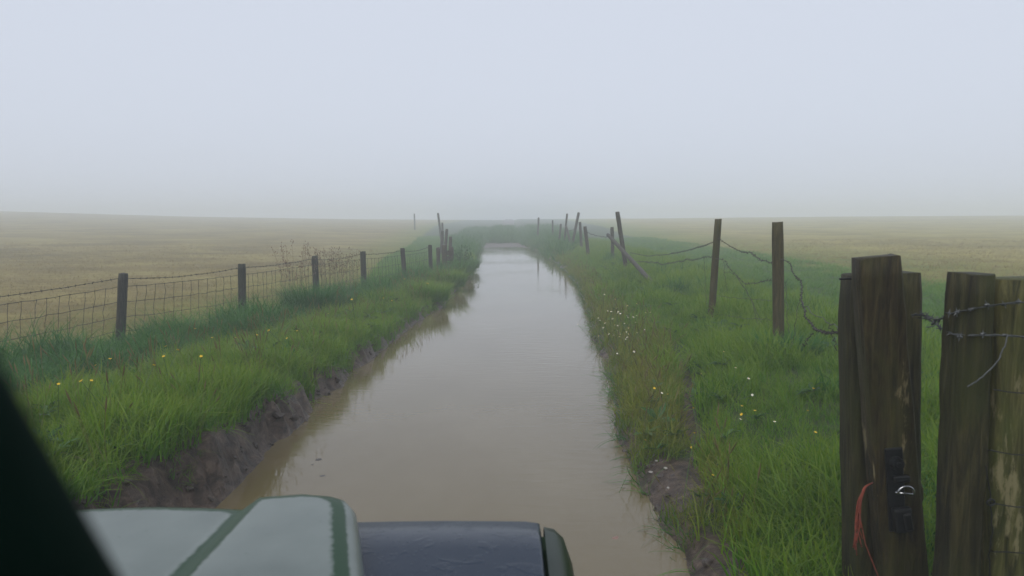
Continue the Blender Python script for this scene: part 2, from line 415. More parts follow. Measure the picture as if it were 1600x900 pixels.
# ------------------------------------------------------------------ grass
def blade(mb, base, hgt, lean, az, w, seg=4, twist=0.0):
    dx, dy = math.cos(az), math.sin(az); sx, sy = -math.sin(az + twist), math.cos(az + twist)
    V = []; A = []
    for i in range(seg + 1):
        t = i / seg
        out = hgt * lean * t ** 1.9; up = hgt * (t - .38 * lean * t ** 2.6)
        ww = w * (1 - t ** 1.6) * .5 + .0004
        p = np.array((base[0] + dx * out, base[1] + dy * out, base[2] + up))
        V += [p + np.array((sx * ww, sy * ww, 0)), p - np.array((sx * ww, sy * ww, 0))]; A += [t, t]
    Fc = [(2 * i, 2 * i + 1, 2 * i + 3, 2 * i + 2) for i in range(seg)]
    mb.add(V, Fc); mb.al = getattr(mb, 'al', []) + A

def tuft(name, mat, n, h, spread, w, lean=(.15, .8), seed=0, seg=4, heads=0, headmat=None):
    r = random.Random(seed); mb = MB()
    for _ in range(n):
        aa = r.random() * 6.283; rr = spread * math.sqrt(r.random())
        blade(mb, (rr * math.cos(aa), rr * math.sin(aa), -.02), r.uniform(*h), r.uniform(*lean), r.random() * 6.283, w * r.uniform(.7, 1.3), seg, r.uniform(-.6, .6))
    al = mb.al
    for _ in range(heads):
        aa = r.random() * 6.283; hh = h[1] * r.uniform(1.0, 1.35); ln = r.uniform(.05, .35)
        p0 = np.array((spread * .5 * math.cos(aa), spread * .5 * math.sin(aa), 0))
        pts = [p0 + np.array((math.cos(aa) * ln * hh * t ** 2, math.sin(aa) * ln * hh * t ** 2, hh * t)) for t in np.linspace(0, 1, 5)]
        n0 = mb.n; mb.tube(pts, .0012, 3, False, 1)
        tip = pts[-1]; dirv = pts[-1] - pts[-2]; dirv /= np.linalg.norm(dirv)
        mb.tube([tip - dirv * .01, tip + dirv * .02, tip + dirv * .045, tip + dirv * .075], [.001, .005, .004, .0008], 4, False, 1)
        al += [1.0] * (mb.n - n0)
    me = mb.mesh(name, [mat] + ([headmat] if headmat else []), True)
    at_ = me.attributes.new('along', 'FLOAT', 'POINT'); at_.data.foreach_set('value', np.array(al, np.float32))
    return bpy.data.objects.new(name, me)

def scatter(name, P, rot, scl, idx, protos, label, cat):
    col = bpy.data.collections.new(name + '_clumps')
    for p in protos: col.objects.link(p)
    me = bpy.data.meshes.new(name); me.from_pydata(P.tolist(), [], [])
    for nm, ty, arr, key in (('rot', 'FLOAT_VECTOR', rot, 'vector'), ('scl', 'FLOAT', scl, 'value'), ('idx', 'INT', idx, 'value')):
        at_ = me.attributes.new(nm, ty, 'POINT'); at_.data.foreach_set(key, np.asarray(arr, np.int32 if ty == 'INT' else np.float32).reshape(-1))
    o = bpy.data.objects.new(name, me); COL.objects.link(o)
    g = bpy.data.node_groups.new(name + '_nodes', 'GeometryNodeTree')
    g.interface.new_socket('Geometry', in_out='INPUT', socket_type='NodeSocketGeometry')
    g.interface.new_socket('Geometry', in_out='OUTPUT', socket_type='NodeSocketGeometry')
    N = g.nodes; gi = N.new('NodeGroupInput'); go = N.new('NodeGroupOutput'); ip = N.new('GeometryNodeInstanceOnPoints')
    ci = N.new('GeometryNodeCollectionInfo'); ci.inputs[0].default_value = col; ci.inputs[1].default_value = True; ci.inputs[2].default_value = True
    def na(nm, ty):
        q = N.new('GeometryNodeInputNamedAttribute'); q.data_type = ty; q.inputs[0].default_value = nm; return q.outputs[0]
    er = N.new('FunctionNodeEulerToRotation'); g.links.new(na('rot', 'FLOAT_VECTOR'), er.inputs[0])
    g.links.new(gi.outputs[0], ip.inputs['Points']); g.links.new(ci.outputs[0], ip.inputs['Instance'])
    ip.inputs['Pick Instance'].default_value = True
    g.links.new(na('idx', 'INT'), ip.inputs['Instance Index']); g.links.new(er.outputs[0], ip.inputs['Rotation'])
    g.links.new(na('scl', 'FLOAT'), ip.inputs['Scale']); g.links.new(ip.outputs[0], go.inputs[0])
    o.modifiers.new('scatter', 'NODES').node_group = g
    tag(o, label, cat, kind='stuff'); return o

def rand_pts(x0f, x1f, y0, y1, dens):
    """random points between two curves x0f(y), x1f(y); dens(y) per square metre"""
    out = []
    ys = np.linspace(y0, y1, max(2, int((y1 - y0) / .5) + 1))
    for ya, yb in zip(ys[:-1], ys[1:]):
        ym = .5 * (ya + yb); a0, a1 = float(x0f(ym)), float(x1f(ym))
        if a1 <= a0: continue
        n = rng.poisson((a1 - a0) * (yb - ya) * dens(ym))
        if not n: continue
        yy = rng.uniform(ya, yb, n); u = rng.random(n)
        x0, x1 = x0f(yy), x1f(yy); out.append(np.stack([x0 + (x1 - x0) * u, yy], -1))
    return np.concatenate(out)

def in_view(P, m=1.0):
    return np.abs(P[:, 0]) < (.70 * P[:, 1] + m)

def place(P, tilt=.2, s=(.7, 1.2), n=4, size=None):
    z = height(P[:, 0], P[:, 1]); k = len(P)
    rot = np.stack([rng.normal(0, tilt, k), rng.normal(0, tilt, k), rng.uniform(0, 6.283, k)], -1)
    sc_ = rng.uniform(s[0], s[1], k) * (1 if size is None else size)
    return np.column_stack([P, z - .01]), rot, sc_, rng.integers(0, n, k)

def tufts(mat, n, h, spread, w, lean=(.2, .9), k=4, **kw):
    return [tuft('grass_clump', M[mat], n, h, spread, w, lean, seed=hash((mat, i, n)) % 9999 if False else i * 31 + n + len(mat), **kw) for i in range(k)]

def dn(d0, y0=6.0, p=.75, lo=12): return lambda y: max(lo, d0 * (y0 / max(y, y0)) ** p)

# left bank: lush bank top, then dense blue-green band by the fence
mudw = lambda y: .01 + .42 * np.interp(y, [2, 4, 6, 8.5, 10, 14], [.40, .40, .31, .16, .03, 0])
LB0 = lambda y: fence_l(y) + np.interp(y, [3, 6, 9, 13, 18, 22], [.66, .66, .58, .45, .3, .1]) * (xl(y) - fence_l(y)); LB1 = lambda y: xl(y) - mudw(y)
P = rand_pts(LB0, LB1, 2.2, 34, dn(330)); P = P[in_view(P)]
q = place(P, .22, (.65, 1.15)); q[2][:] *= .45 + 1.15 * vnoise(P[:, 0] * 1.9, P[:, 1] * 1.9, 81)
scatter('bank_grass', *q, tufts('lush', 15, (.13, .28), .07, .0065), 'lush bright green grass on the left bank of the track', 'grass')
FB0 = lambda y: fence_l(y) - .08; FB1 = lambda y: fence_l(y) + np.interp(y, [3, 9, 14, 20], [.36, .42, .5, .6]) * (xl(y) - fence_l(y))
P = rand_pts(FB0, FB1, 4, 36, dn(260)); P = P[in_view(P)]
q = place(P, .3, (.7, 1.25)); q[2][:] *= .55 + 1.2 * vnoise(P[:, 0] * 1.7, P[:, 1] * 1.7, 85)
scatter('fence_grass', *q, tufts('bluegreen', 18, (.17, .38), .10, .008, (.4, 1.0)), 'dense dark green grass flopped along the left fence', 'grass')
P = rand_pts(lambda y: field_l(y) - .3, lambda y: fence_l(y) - .2, 15, 60, lambda y: 45 if y < 30 else 25)
q = place(P, .3, (.7, 1.3))
scatter('headland_grass', *q, tufts('short', 14, (.10, .24), .12, .009, (.3, 1.0), seg=3), 'soft green strip between the left fence line and brown field', 'grass')
P = rand_pts(lambda y: fence_l(y) + .30 * (xl(y) - fence_l(y)), lambda y: fence_l(y) + .72 * (xl(y) - fence_l(y)), 3, 13, dn(230)); P = P[in_view(P)]
q = place(P, .35, (.6, 1.2))
scatter('flattened_grass', *q, tufts('pale', 14, (.10, .24), .09, .0065, (.8, 1.35)), 'paler flattened grass lying between bank top and left fence', 'grass')
# ragged bank lip, hanging over the mud
P = rand_pts(lambda y: xl(y) - mudw(y) - .10, lambda y: xl(y) - mudw(y) * .75, 2.5, 40, dn(150)); P = P[in_view(P)]
q = place(P, .3, (.5, 1.0)); q[1][:, 1] += .5
scatter('bank_lip_grass', *q, tufts('lush', 11, (.10, .26), .06, .005, (.7, 1.3), heads=0), 'short ragged grass hanging over the left mud bank', 'grass')

P = rand_pts(lambda y: fence_l(y) + .55 * (xl(y) - fence_l(y)), lambda y: xl(y) - mudw(y) + .05, 3, 26, dn(9, 7, .5, 4)); P = P[in_view(P)]
q = place(P, .2, (.7, 1.2))
dead = [tuft('dead_stem_clump', M['dry'], 3, (.12, .3), .05, .0022, (.1, .7), seed=900 + i, heads=3, headmat=M['dryhead']) for i in range(4)]
scatter('dead_stems', *q, dead, 'thin bleached stems and seed heads among the left bank grass', 'dead stems')
def weed(seed):
    r = random.Random(seed); mb = MB(); al = []
    for k in range(r.randint(6, 10)):
        a_ = r.random() * 6.283; L = r.uniform(.08, .2); w = L * r.uniform(.22, .34); d = np.array((math.cos(a_), math.sin(a_), 0)); s_ = np.array((-d[1], d[0], 0)); rise = r.uniform(.3, 1.0)
        ln = [(0, .15), (.25, .8), (.55, 1), (.8, .6), (1, .05)]; V = []
        for t, ww in ln:
            c = d * L * t + np.array((0, 0, L * rise * (t - .55 * t * t))) + (0, 0, .05)
            V += [c + s_ * w * ww * .5 + (0, 0, .012 * ww), c, c - s_ * w * ww * .5 + (0, 0, .012 * ww)]
        mb.add(V, [(3 * i + j, 3 * i + j + 1, 3 * i + j + 4, 3 * i + j + 3) for i in range(4) for j in range(2)])
    return bpy.data.objects.new('weed_clump', mb.mesh('weed_clump', M['leaf'], True))
P = np.concatenate([rand_pts(lambda y: fence_l(y) + .1, lambda y: xl(y) - mudw(y), 3, 22, dn(7, 7, .4, 3)), rand_pts(lambda y: xr(y) + .1, lambda y: xr(y) + 2.2, 3, 22, dn(6, 7, .4, 3))]); P = P[in_view(P)]
q = place(P, .2, (.35, .75)); q[0][:, 2] += .05
scatter('broad_leaf_weeds', *q, [weed(i) for i in range(5)], 'scattered broad leaved weeds among the verge grass', 'weeds')
# crumbly clods on the bare mud
def clod(seed):
    r = random.Random(seed); bm = bmesh.new(); bmesh.ops.create_icosphere(bm, subdivisions=2, radius=1)
    for v in bm.verts: v.co *= 1 + r.uniform(-.25, .25)
    for v in bm.verts: v.co = Vector((v.co.x * 1.3, v.co.y, v.co.z * .7))
    me = bpy.data.meshes.new('mud_crumb'); bm.to_mesh(me); bm.free(); me.materials.append(M['mudc']); return bpy.data.objects.new('mud_crumb', me)
P = np.concatenate([rand_pts(lambda y: xl(y) - mudw(y) * 1.2, lambda y: xl(y) + .02, 2.8, 10, lambda y: 190), rand_pts(lambda y: xr(y) - .02, lambda y: xr(y) + .5, 3.1, 5.1, lambda y: 170), rand_pts(lambda y: xr(y) - .03, lambda y: xr(y) + .10, 5, 12, lambda y: 130)])
q = place(P, .6, (.006, .03)); q[2][:] *= rng.random(len(P)) ** 1.5 + .35
scatter('mud_crumbs', *q, [clod(i) for i in range(4)], 'crumbled lumps of wet earth on the cut track banks', 'mud')

# right verge
def bare(P):
    x, y = P[:, 0], P[:, 1]
    b = np.exp(-(((x - .95) / .26) ** 2 + ((y - 4.45) / .5) ** 2)) + np.exp(-(((x - .95) / .16) ** 2 + ((y - 3.4) / .35) ** 2))
    xt = np.interp(y, [5, 5.77, 6.23, 7.07, 8.5], [1.25, 1.35, 1.45, 1.64, 1.8])
    return b + np.exp(-((x - xt) / .12) ** 2) * sstep(4.4, 5.2, y) * (1 - sstep(7.6, 9.5, y))
RV0 = lambda y: xr(y) + .04; RV1 = lambda y: xr(y) + np.interp(y, [3, 5, 7, 10, 14, 50], [.25, .55, .75, .55, .4, .3])
P = rand_pts(RV0, RV1, 3.2, 50, dn(330)); P = P[in_view(P) & (bare(P) < .55)]
q = place(P, .25, (.6, 1.15))
scatter('waterside_grass', *q, tufts('yellowish', 15, (.12, .26), .07, .0055, k=3) + tufts('yellowish', 13, (.12, .27), .07, .005, k=1, heads=1, headmat=M['dryhead']), 'yellow green tussocky grass along the right water edge', 'grass')
RM0 = lambda y: xr(y) + np.interp(y, [3, 5, 7, 10, 14, 50], [.2, .4, .42, .25, .2, .15]); RM1 = lambda y: xr(y) + 2.6 + .02 * y
P = rand_pts(RM0, RM1, 2.0, 48, dn(300)); P = P[in_view(P) & (bare(P) < .55)]
q = place(P, .25, (.65, 1.15)); q[2][:] *= .45 + 1.15 * vnoise(P[:, 0] * 1.9, P[:, 1] * 1.9, 83)
scatter('verge_grass', *q, tufts('lush', 15, (.13, .29), .075, .0065), 'thick green grass along the foot of the right fence', 'grass')
P = rand_pts(lambda y: xr(y) + 2.3, lambda y: field_r(y) + 1.0, 2.5, 50, dn(170)); P = P[in_view(P)]
q = place(P, .3, (.6, 1.15))
scatter('meadow_grass', *q, tufts('short', 13, (.08, .20), .09, .006, (.3, 1.1)), 'short soft green grass between the right fence and field', 'grass')
P = np.concatenate([rand_pts(lambda y: xr(y) + .5, lambda y: xr(y) + 3.2, 3, 24, lambda y: 1.6), rand_pts(lambda y: fence_l(y) + .2, lambda y: xl(y) - mudw(y) - .2, 3.5, 20, lambda y: 1.3)]); P = P[in_view(P) & (bare(P) < .2)]
q = place(P, .1, (.6, 1.2))
scatter('coarse_tussocks', *q, tufts('bluegreen', 70, (.2, .42), .13, .008, (.3, 1.0)) + tufts('lush', 60, (.2, .4), .12, .007, (.3, 1.0)), 'coarser tussocks standing up through the verge grass', 'grass')
P = rand_pts(lambda y: xr(y) - .02, lambda y: xr(y) + .07, 3.0, 30, lambda y: 110 if y < 8 else 60); P = P[in_view(P)]
q = place(P, .2, (.6, 1.1)); q[1][:, 1] -= .75; q[1][:, 2] *= .06
scatter('overhanging_grass', *q, tufts('bluegreen', 8, (.18, .34), .05, .0045, (.6, 1.2)), 'thin dark grass stems drooping over the right water edge', 'grass')
# stubble
P = rand_pts(lambda y: -.72 * y - 1, lambda y: field_l(y) - .15, 7, 42, dn(80, 9, 1.0, 12))
q = place(P, .35, (.6, 1.2))
scatter('stubble', *q, tufts('straw', 9, (.04, .12), .12, .006, (.3, 1.2), seg=2), 'short straw stubble in the brown left field', 'stubble')
P = rand_pts(lambda y: field_r(y) + .2, lambda y: .72 * y + 1, 11, 42, dn(80, 9, 1.0, 12))
q = place(P, .35, (.6, 1.2))
scatter('stubble', *q, tufts('straw', 9, (.04, .12), .12, .006, (.3, 1.2), seg=2), 'short straw stubble in the golden right field', 'stubble')
# far end of the track
P = rand_pts(lambda y: xl(y) - np.interp(y, [30, 50], [0, 2.5]), lambda y: xr(y) + np.interp(y, [30, 50], [.5, 4]), 30, 75, lambda y: 22); 
P = P[(P[:, 1] > 50) | (P[:, 0] < xl(P[:, 1])) | (P[:, 0] > xr(P[:, 1]))]
q = place(P, .3, (1.0, 2.0))
scatter('far_verge_grass', *q, tufts('bluegreen', 16, (.18, .40), .16, .014, (.3, 1.0), seg=3), 'misty rough grass closing the far end of the track', 'grass')

# ------------------------------------------------------------------ fences
def post_mesh(mb, top, base, r, seed, k=10, knots=.12, flat=0.0):
    r_ = random.Random(seed); top = np.asarray(top, float); base = np.asarray(base, float)
    n = 14; ax = top - base; Ln = np.linalg.norm(ax); ax /= Ln
    u = np.cross(ax, (0, 1, 0)); u /= np.linalg.norm(u); w = np.cross(ax, u)
    ph = [r_.random() * 9 for _ in range(6)]
    rad = [1 + knots * math.sin(2 * j * 2 * math.pi / k + ph[0]) * .6 + r_.uniform(-.05, .05) for j in range(k)]
    V = []
    for i in range(n + 1):
        t = i / n; c = base + (top - base) * t + u * knots * r * .5 * math.sin(t * 5 + ph[1]) + w * knots * r * .4 * math.sin(t * 4 + ph[2])
        for j in range(k):
            a = 2 * math.pi * j / k
            rr = r * rad[j] * (1 + knots * .5 * math.sin(7 * t + ph[3] + a) * .5 + r_.uniform(-.025, .025))
            if i == n: rr *= .93
            zt = (r_.uniform(-.01, .012) + flat * math.cos(a)) * (i == n)
            V.append(c + rr * (math.cos(a) * u + math.sin(a) * w) + ax * zt)
    V.append(base + (top - base) * 1.0 + ax * .006)
    Fc = [(i * k + j, i * k + (j + 1) % k, (i + 1) * k + (j + 1) % k, (i + 1) * k + j) for i in range(n) for j in range(k)]
    Fc += [(n * k + j, n * k + (j + 1) % k, len(V) - 1) for j in range(k)]
    mb.add(V, Fc)

def post_from(pt, pb, y, extend=.35):
    """top and foot of a post from where it stands, pushed on into the ground"""
    T = at(pt[0], pt[1], y); B = at(pb[0], pb[1], y)
    g = h1(B[0], B[1]); d = B - T; d /= np.linalg.norm(d)
    need = max(0, (B[2] - (g - extend)) / max(.2, -d[2]))
    return T, B + d * need

def barbed(mb, pts, r=.0022, step=.11, seed=0, barb=.018):
    """two strands twisted together with four-pointed barbs"""
    pts = np.asarray(pts, float); seg = np.linalg.norm(np.diff(pts, axis=0), axis=1); s = np.concatenate([[0], np.cumsum(seg)])
    n = max(6, int(s[-1] / .03)); tt = np.linspace(0, s[-1], n)
    C = np.stack([np.interp(tt, s, pts[:, i]) for i in range(3)], -1)
    ker = np.ones(5) / 5
    if n > 12:
        for i in range(3): C[2:-2, i] = np.convolve(C[:, i], ker, 'valid')
    T = np.gradient(C, axis=0); T /= np.linalg.norm(T, axis=1)[:, None]
    u = np.cross(T, (0, 0, 1.)); nu = np.linalg.norm(u, axis=1)[:, None]; u = np.where(nu > .05, u / (nu + 1e-9), np.array((1., 0, 0)))
    w = np.cross(T, u)
    for ph in (0, math.pi):
        A = (tt * 2 * math.pi / .12 + ph)[:, None]
        mb.tube(C + r * (np.cos(A) * u + np.sin(A) * w), r, 4, True)
    rr = random.Random(seed); d = rr.uniform(0, step)
    while d < s[-1]:
        c = np.array([np.interp(d, s, pts[:, i]) for i in range(3)]); i = min(n - 1, int(d / s[-1] * n))
        for q in range(2):
            a = rr.uniform(0, 6.28); v = math.cos(a) * u[i] + math.sin(a) * w[i] + T[i] * rr.uniform(-.3, .3)
            mb.tube([c - v * barb, c - v * barb * .3, c + v * barb * .3, c + v * barb], [r * .4, r * 1.1, r * 1.1, r * .4], 4)
        k = c + T[i] * .006
        mb.tube([c - T[i] * .007, c, k], [r * 2.2, r * 2.6, r * 2.2], 5)
        d += step * rr.uniform(.85, 1.15)

def sag(a, b, drop, n=14, wob=.0, seed=0):
    a = np.asarray(a, float); b = np.asarray(b, float); t = np.linspace(0, 1, n)[:, None]
    p = a + (b - a) * t; p[:, 2] -= drop * 4 * (t[:, 0] * (1 - t[:, 0]))
    if wob:
        r_ = np.random.default_rng(seed); p[1:-1] += r_.normal(0, wob, (n - 2, 3))
    return p

# --- left fence: posts, one barbed strand on top, stock netting below
LP = [((-120, 468), (-125, 640), 7.4), ((193, 428), (186, 540), 9.5), ((377.5, 413), (379, 500), 11.5), ((492, 400), (495, 470), 14.0),
      ((567, 393), (569, 455), 15.8), ((629, 388), (633, 440), 17.5), ((672, 383), (673, 425), 19.5)]
lf = tag(empty('wire_fence', (-4.83, 9.5, .17)), 'dark weathered posts with barbed wire and stock netting, left of the track', 'fence')
tops = []
for i, (pt, pb, y) in enumerate(LP):
    T, B = post_from(pt, pb, y); mb = MB(); post_mesh(mb, T, B, [.055, .058, .056, .058, .056, .05, .05][i], 100 + i, 10, .22 if i == 1 else .12)
    mb.build('post', M['post'], lf, True, origin=B); tops.append((T, B))
for i in range(len(tops) - 1):
    (Ta, Ba), (Tb, Bb) = tops[i], tops[i + 1]
    n2 = np.array((-.05, -.045, 0))
    def along(T, B, dz): d = (B - T) / np.linalg.norm(B - T); return T + d * dz / max(.3, -d[2])
    mb = MB(); barbed(mb, sag(along(Ta, Ba, .055) + n2, along(Tb, Bb, .055) + n2, .025 + .02 * (i % 2), 14, .004, i), .0026, .11, i, .02)
    mb.build('barbed_wire', M['wire'], lf)
    net = MB(); A0 = [along(Ta, Ba, d) + n2 for d in (.16, .35, .54, .72)]; B0 = [along(Tb, Bb, d) + n2 for d in (.16, .35, .54, .72)]
    rows = [sag(A0[k], B0[k], .012 + .008 * k, 24, .004, 50 + i * 7 + k) for k in range(4)]
    for rw in rows: net.tube(rw, .0034, 4)
    nv = int(np.linalg.norm(Tb - Ta) / .145)
    rr = random.Random(i)
    for v in range(1, nv):
        t = (v + rr.uniform(-.12, .12)) / nv * 23; k0 = min(22, int(t)); f = t - k0
        pts = [rw[k0] * (1 - f) + rw[k0 + 1] * f for rw in rows]
        pts2 = []
        for a_, b_ in zip(pts[:-1], pts[1:]):
            pts2 += [a_, (a_ + b_) / 2 + np.array((rr.gauss(0, .008), 0, 0))]
        pts2.append(pts[-1]); net.tube(pts2, .0030, 4)
        for p_ in pts: net.tube([p_ - (0, 0, .008), p_ + (0, 0, .008)], .0045, 4)
    net.build('stock_netting', M['wire'], lf)

# --- short stout posts of an old gateway where the left fence meets the track, and the broken line beyond
og = tag(empty('old_gateway', (-1.75, 22, .1)), 'cluster of short stout old posts and boards where left fence meets the water', 'gateway')
for i, (pt, pb, y, r) in enumerate([((684, 387), (685, 425), 21.5, .05), ((694, 383), (694, 428), 21.0, .085), ((704.5, 386), (706, 428), 22.0, .07)]):
    T, B = post_from(pt, pb, y); mb = MB(); post_mesh(mb, T, B, r, 140 + i, 9, .2); mb.build('post', M['post_far'], og, True, origin=B)
for i, (z0, y) in enumerate([(392, 21.4), (401, 21.4), (410, 21.4)]):
    c = at(700, z0 + 3, y); mb = MB(); mb.box(c, (.27, .04, .13), (0, .03 * (i - 1), .1), .008); mb.build('board', M['post_far'], og)
df = tag(empty('derelict_fence', (-1.9, 30, .2)), 'broken line of misty posts beyond the old gateway on the left', 'fence')
for i, (pt, pb, y, r) in enumerate([((704, 370), (703, 392), 27, .055), ((691.5, 361), (690, 383), 31, .06), ((698.5, 358), (696, 392), 28, .05), ((691, 348), (692, 378), 42, .055), ((684.5, 333), (689, 372), 46, .06)]):
    T, B = post_from(pt, pb, y); mb = MB(); post_mesh(mb, T, B, r, 150 + i, 8, .15); mb.build('post', M['post_far'], df, True, origin=B)
fp = tag(empty('lone_post', at(648, 350, 78)), 'lone faint fence post far off at the left field edge', 'post')
T, B = post_from((647.5, 334), (648, 352), 78); mb = MB(); post_mesh(mb, T, B, .07, 160, 8, .1); mb.build('shaft', M['post_far'], fp, True, origin=B)

# --- right fence
rf = tag(empty('wire_fence', (2.42, 7.0, .4)), 'slack barbed wire fence with uneven leaning posts, right of the track', 'fence')
RPS = [((1215, 348), (1216, 548), 7.0, .054, 'post_green'), ((1122.5, 343), (1110, 512), 9.2, .043, 'post_green'),
       ((964.5, 331), (980, 428), 19.0, .055, 'post_far'), ((956.5, 355), (957.5, 412), 23.0, .05, 'post_far'),
       ((914, 354), (920, 405), 26.0, .062, 'post_far'), ((906, 347), (909, 388), 32.0, .06, 'post_far'),
       ((904.5, 332), (894.5, 379), 35.0, .062, 'post_far'), ((886, 334), (882, 377), 37.0, .052, 'post_far'),
       ((876.5, 350), (873.5, 376), 39.0, .05, 'post_far'), ((863.5, 344), (864, 369), 46.0, .055, 'post_far'),
       ((841.5, 340), (840.5, 366), 48.0, .06, 'post_far')]
RT = []
for i, (pt, pb, y, r, m_) in enumerate(RPS):
    T, B = post_from(pt, pb, y); mb = MB(); post_mesh(mb, T, B, r, 200 + i, 12 if i < 2 else 9, .05 if i < 2 else .12); RT.append((T, B))
    mb.build('post', M[m_], rf, True, origin=B)
def wire_px(name, pts, parent, seed, r=.0026, mat='wire', wob=.006, barb=.02, barbs=True, step=.1):
    P_ = np.array([at(px, py, y) for px, py, y in pts]); n = 24
    s = np.concatenate([[0], np.cumsum(np.linalg.norm(np.diff(P_, axis=0), axis=1))]); t = np.linspace(0, s[-1], n)
    Q = np.stack([np.interp(t, s, P_[:, i]) for i in range(3)], -1); Q[1:-1] += np.random.default_rng(seed).normal(0, wob, (n - 2, 3))
    mb = MB()
    if barbs: barbed(mb, Q, r, step, seed, barb)
    else: mb.tube(Q, r, 5)
    return mb.build(name, M[mat], parent)
wire_px('barbed_wire', [(985, 395, 18.9), (1010, 400, 17), (1040, 398, 14.5), (1080, 390, 11.5), (1116, 378, 9.17)], rf, 1, .0023, wob=.008, barb=.016)
wire_px('barbed_wire', [(1122, 372, 9.15), (1140, 384, 8.8), (1160, 395, 8.4), (1172, 394, 8.1), (1190, 408, 7.5), (1215, 412, 6.94)], rf, 2, .0022, wob=.005, barb=.016, step=.075)
wire_px('barbed_wire', [(1220, 405, 6.93), (1236, 412, 6.6), (1241, 432, 6.2), (1252, 438, 5.8), (1252, 470, 5.2), (1262, 498, 4.5), (1275, 516, 3.8), (1295, 521, 3.3), (1324, 513, 2.8)], rf, 3, .0020, wob=.004, barb=.013, step=.07)
wire_px('barbed_wire', [(1115, 402, 9.15), (1080, 405, 10.5), (1040, 412, 13), (1000, 408, 17.5), (978, 412, 18.9)], rf, 4, .0018, wob=.01)
wire_px('barbed_wire', [(1118, 404, 9.15), (1132, 406, 8.8), (1145, 425, 8.4), (1165, 444, 8), (1190, 440, 7.5), (1215, 436, 6.94)], rf, 5, .0018, wob=.005)
wire_px('barbed_wire', [(914, 362, 25.9), (930, 368, 25), (945, 371, 24), (957, 368, 22.9)], rf, 6, .004, wob=.01)
wire_px('barbed_wire', [(884, 358, 36.9), (890, 361, 35.6), (897, 358, 34.9)], rf, 16, .004, wob=.01)
for k, pts in enumerate([[(1228, 440, 6.8), (1229, 480, 6.7), (1232, 512, 6.6), (1238, 545, 6.5)], [(1250, 465, 5.9), (1243, 500, 5.9), (1240, 532, 5.95)],
                         [(1296, 508, 4), (1301, 530, 4), (1308, 548, 4)], [(1252, 470, 5), (1270, 490, 4.5), (1298, 506, 3.9), (1322, 520, 3)],
                         [(1270, 520, 3.8), (1260, 532, 3.8), (1256, 542, 3.8)],
                         [(1130, 425, 8.9), (1150, 428, 8.5), (1160, 445, 8.2), (1175, 470, 8), (1182, 500, 7.8), (1192, 520, 7.6)],
                         [(1131, 408, 8.9), (1132, 430, 8.9), (1136, 455, 8.9)], [(1150, 430, 8.5), (1165, 452, 8.3), (1178, 480, 8.0), (1190, 505, 7.9)],
                         [(1205, 470, 7.2), (1160, 466, 8.2), (1118, 462, 9)], [(1100, 402, 9.4), (1102, 440, 9.3), (1104, 475, 9.2)],
                         [(1206, 500, 7.2), (1160, 497, 8.2), (1114, 490, 9.1)]]):
    wire_px('loose_wire', pts, rf, 20 + k, .0021, wob=.005, barbs=False)
# props
for (pt, yt), (pb, yb), r, nm, lb in [(((950, 367), 18.4), ((1019, 441), 13.9), .046, 'leaning_pole', 'fallen grey pole leaning diagonally across the tallest right hand post'),
                                      (((884.5, 354), 36.8), ((891, 377), 35.5), .05, 'leaning_pole', 'thin far pole slanting against a misty upright post at right')]:
    T = at(*pt, yt); B = at(*pb, yb); g = h1(B[0], B[1]); d = (B - T) / np.linalg.norm(B - T); B = B + d * max(0, (B[2] - g + .1) / max(.15, -d[2]))
    e = tag(empty(nm, B), lb, 'pole'); mb = MB(); post_mesh(mb, T, B, r, 300 + int(r * 1000), 9, .12); mb.build('shaft', M['post_far'], e, True, origin=B)

# --- big gate post with latch
def plank(mb, T, B, wdir, w, t, seed, wB=None, n=22, ragged=.006):
    """rough sawn plank from B up to T, w wide along wdir, t thick; its edges wander"""
    T = np.asarray(T, float); B = np.asarray(B, float); wB = wB or w
    r_ = np.random.default_rng(seed); ax = (T - B) / np.linalg.norm(T - B)
    wd = np.asarray(wdir, float); wd -= ax * np.dot(wd, ax); wd /= np.linalg.norm(wd); td = np.cross(wd, ax); td /= np.linalg.norm(td)
    if td[1] > 0: td = -td                       # thickness axis faces the camera side first
    prof = [(-.5, .42), (-.44, .5), (-.2, .5), (.1, .5), (.44, .5), (.5, .42), (.5, -.42), (.44, -.5), (-.44, -.5), (-.5, -.42)]
    k = len(prof); lw = np.convolve(r_.normal(0, 1, n + 5), np.ones(4) / 4, 'same') * ragged; rw = np.convolve(r_.normal(0, 1, n + 5), np.ones(4) / 4, 'same') * ragged
    V = []
    for i in range(n + 1):
        s = i / n; c = B + (T - B) * s; ww = wB + (w - wB) * s
        for j, (a_, b_) in enumerate(prof):
            e = lw[i] if a_ < -.4 else (rw[i] if a_ > .4 else 0)
            top = (r_.uniform(-.004, .004)) if i == n else 0
            sh = .96 if i == n else 1
            V.append(c + wd * (a_ * ww * sh + e) + td * (b_ * t * sh + r_.normal(0, .0012)) + ax * top)
    Fc = [(i * k + j, i * k + (j + 1) % k, (i + 1) * k + (j + 1) % k, (i + 1) * k + j) for i in range(n) for j in range(k)]
    Fc += [tuple(range(k))[::-1], tuple(n * k + j for j in range(k))]
    mb.add(V, Fc)

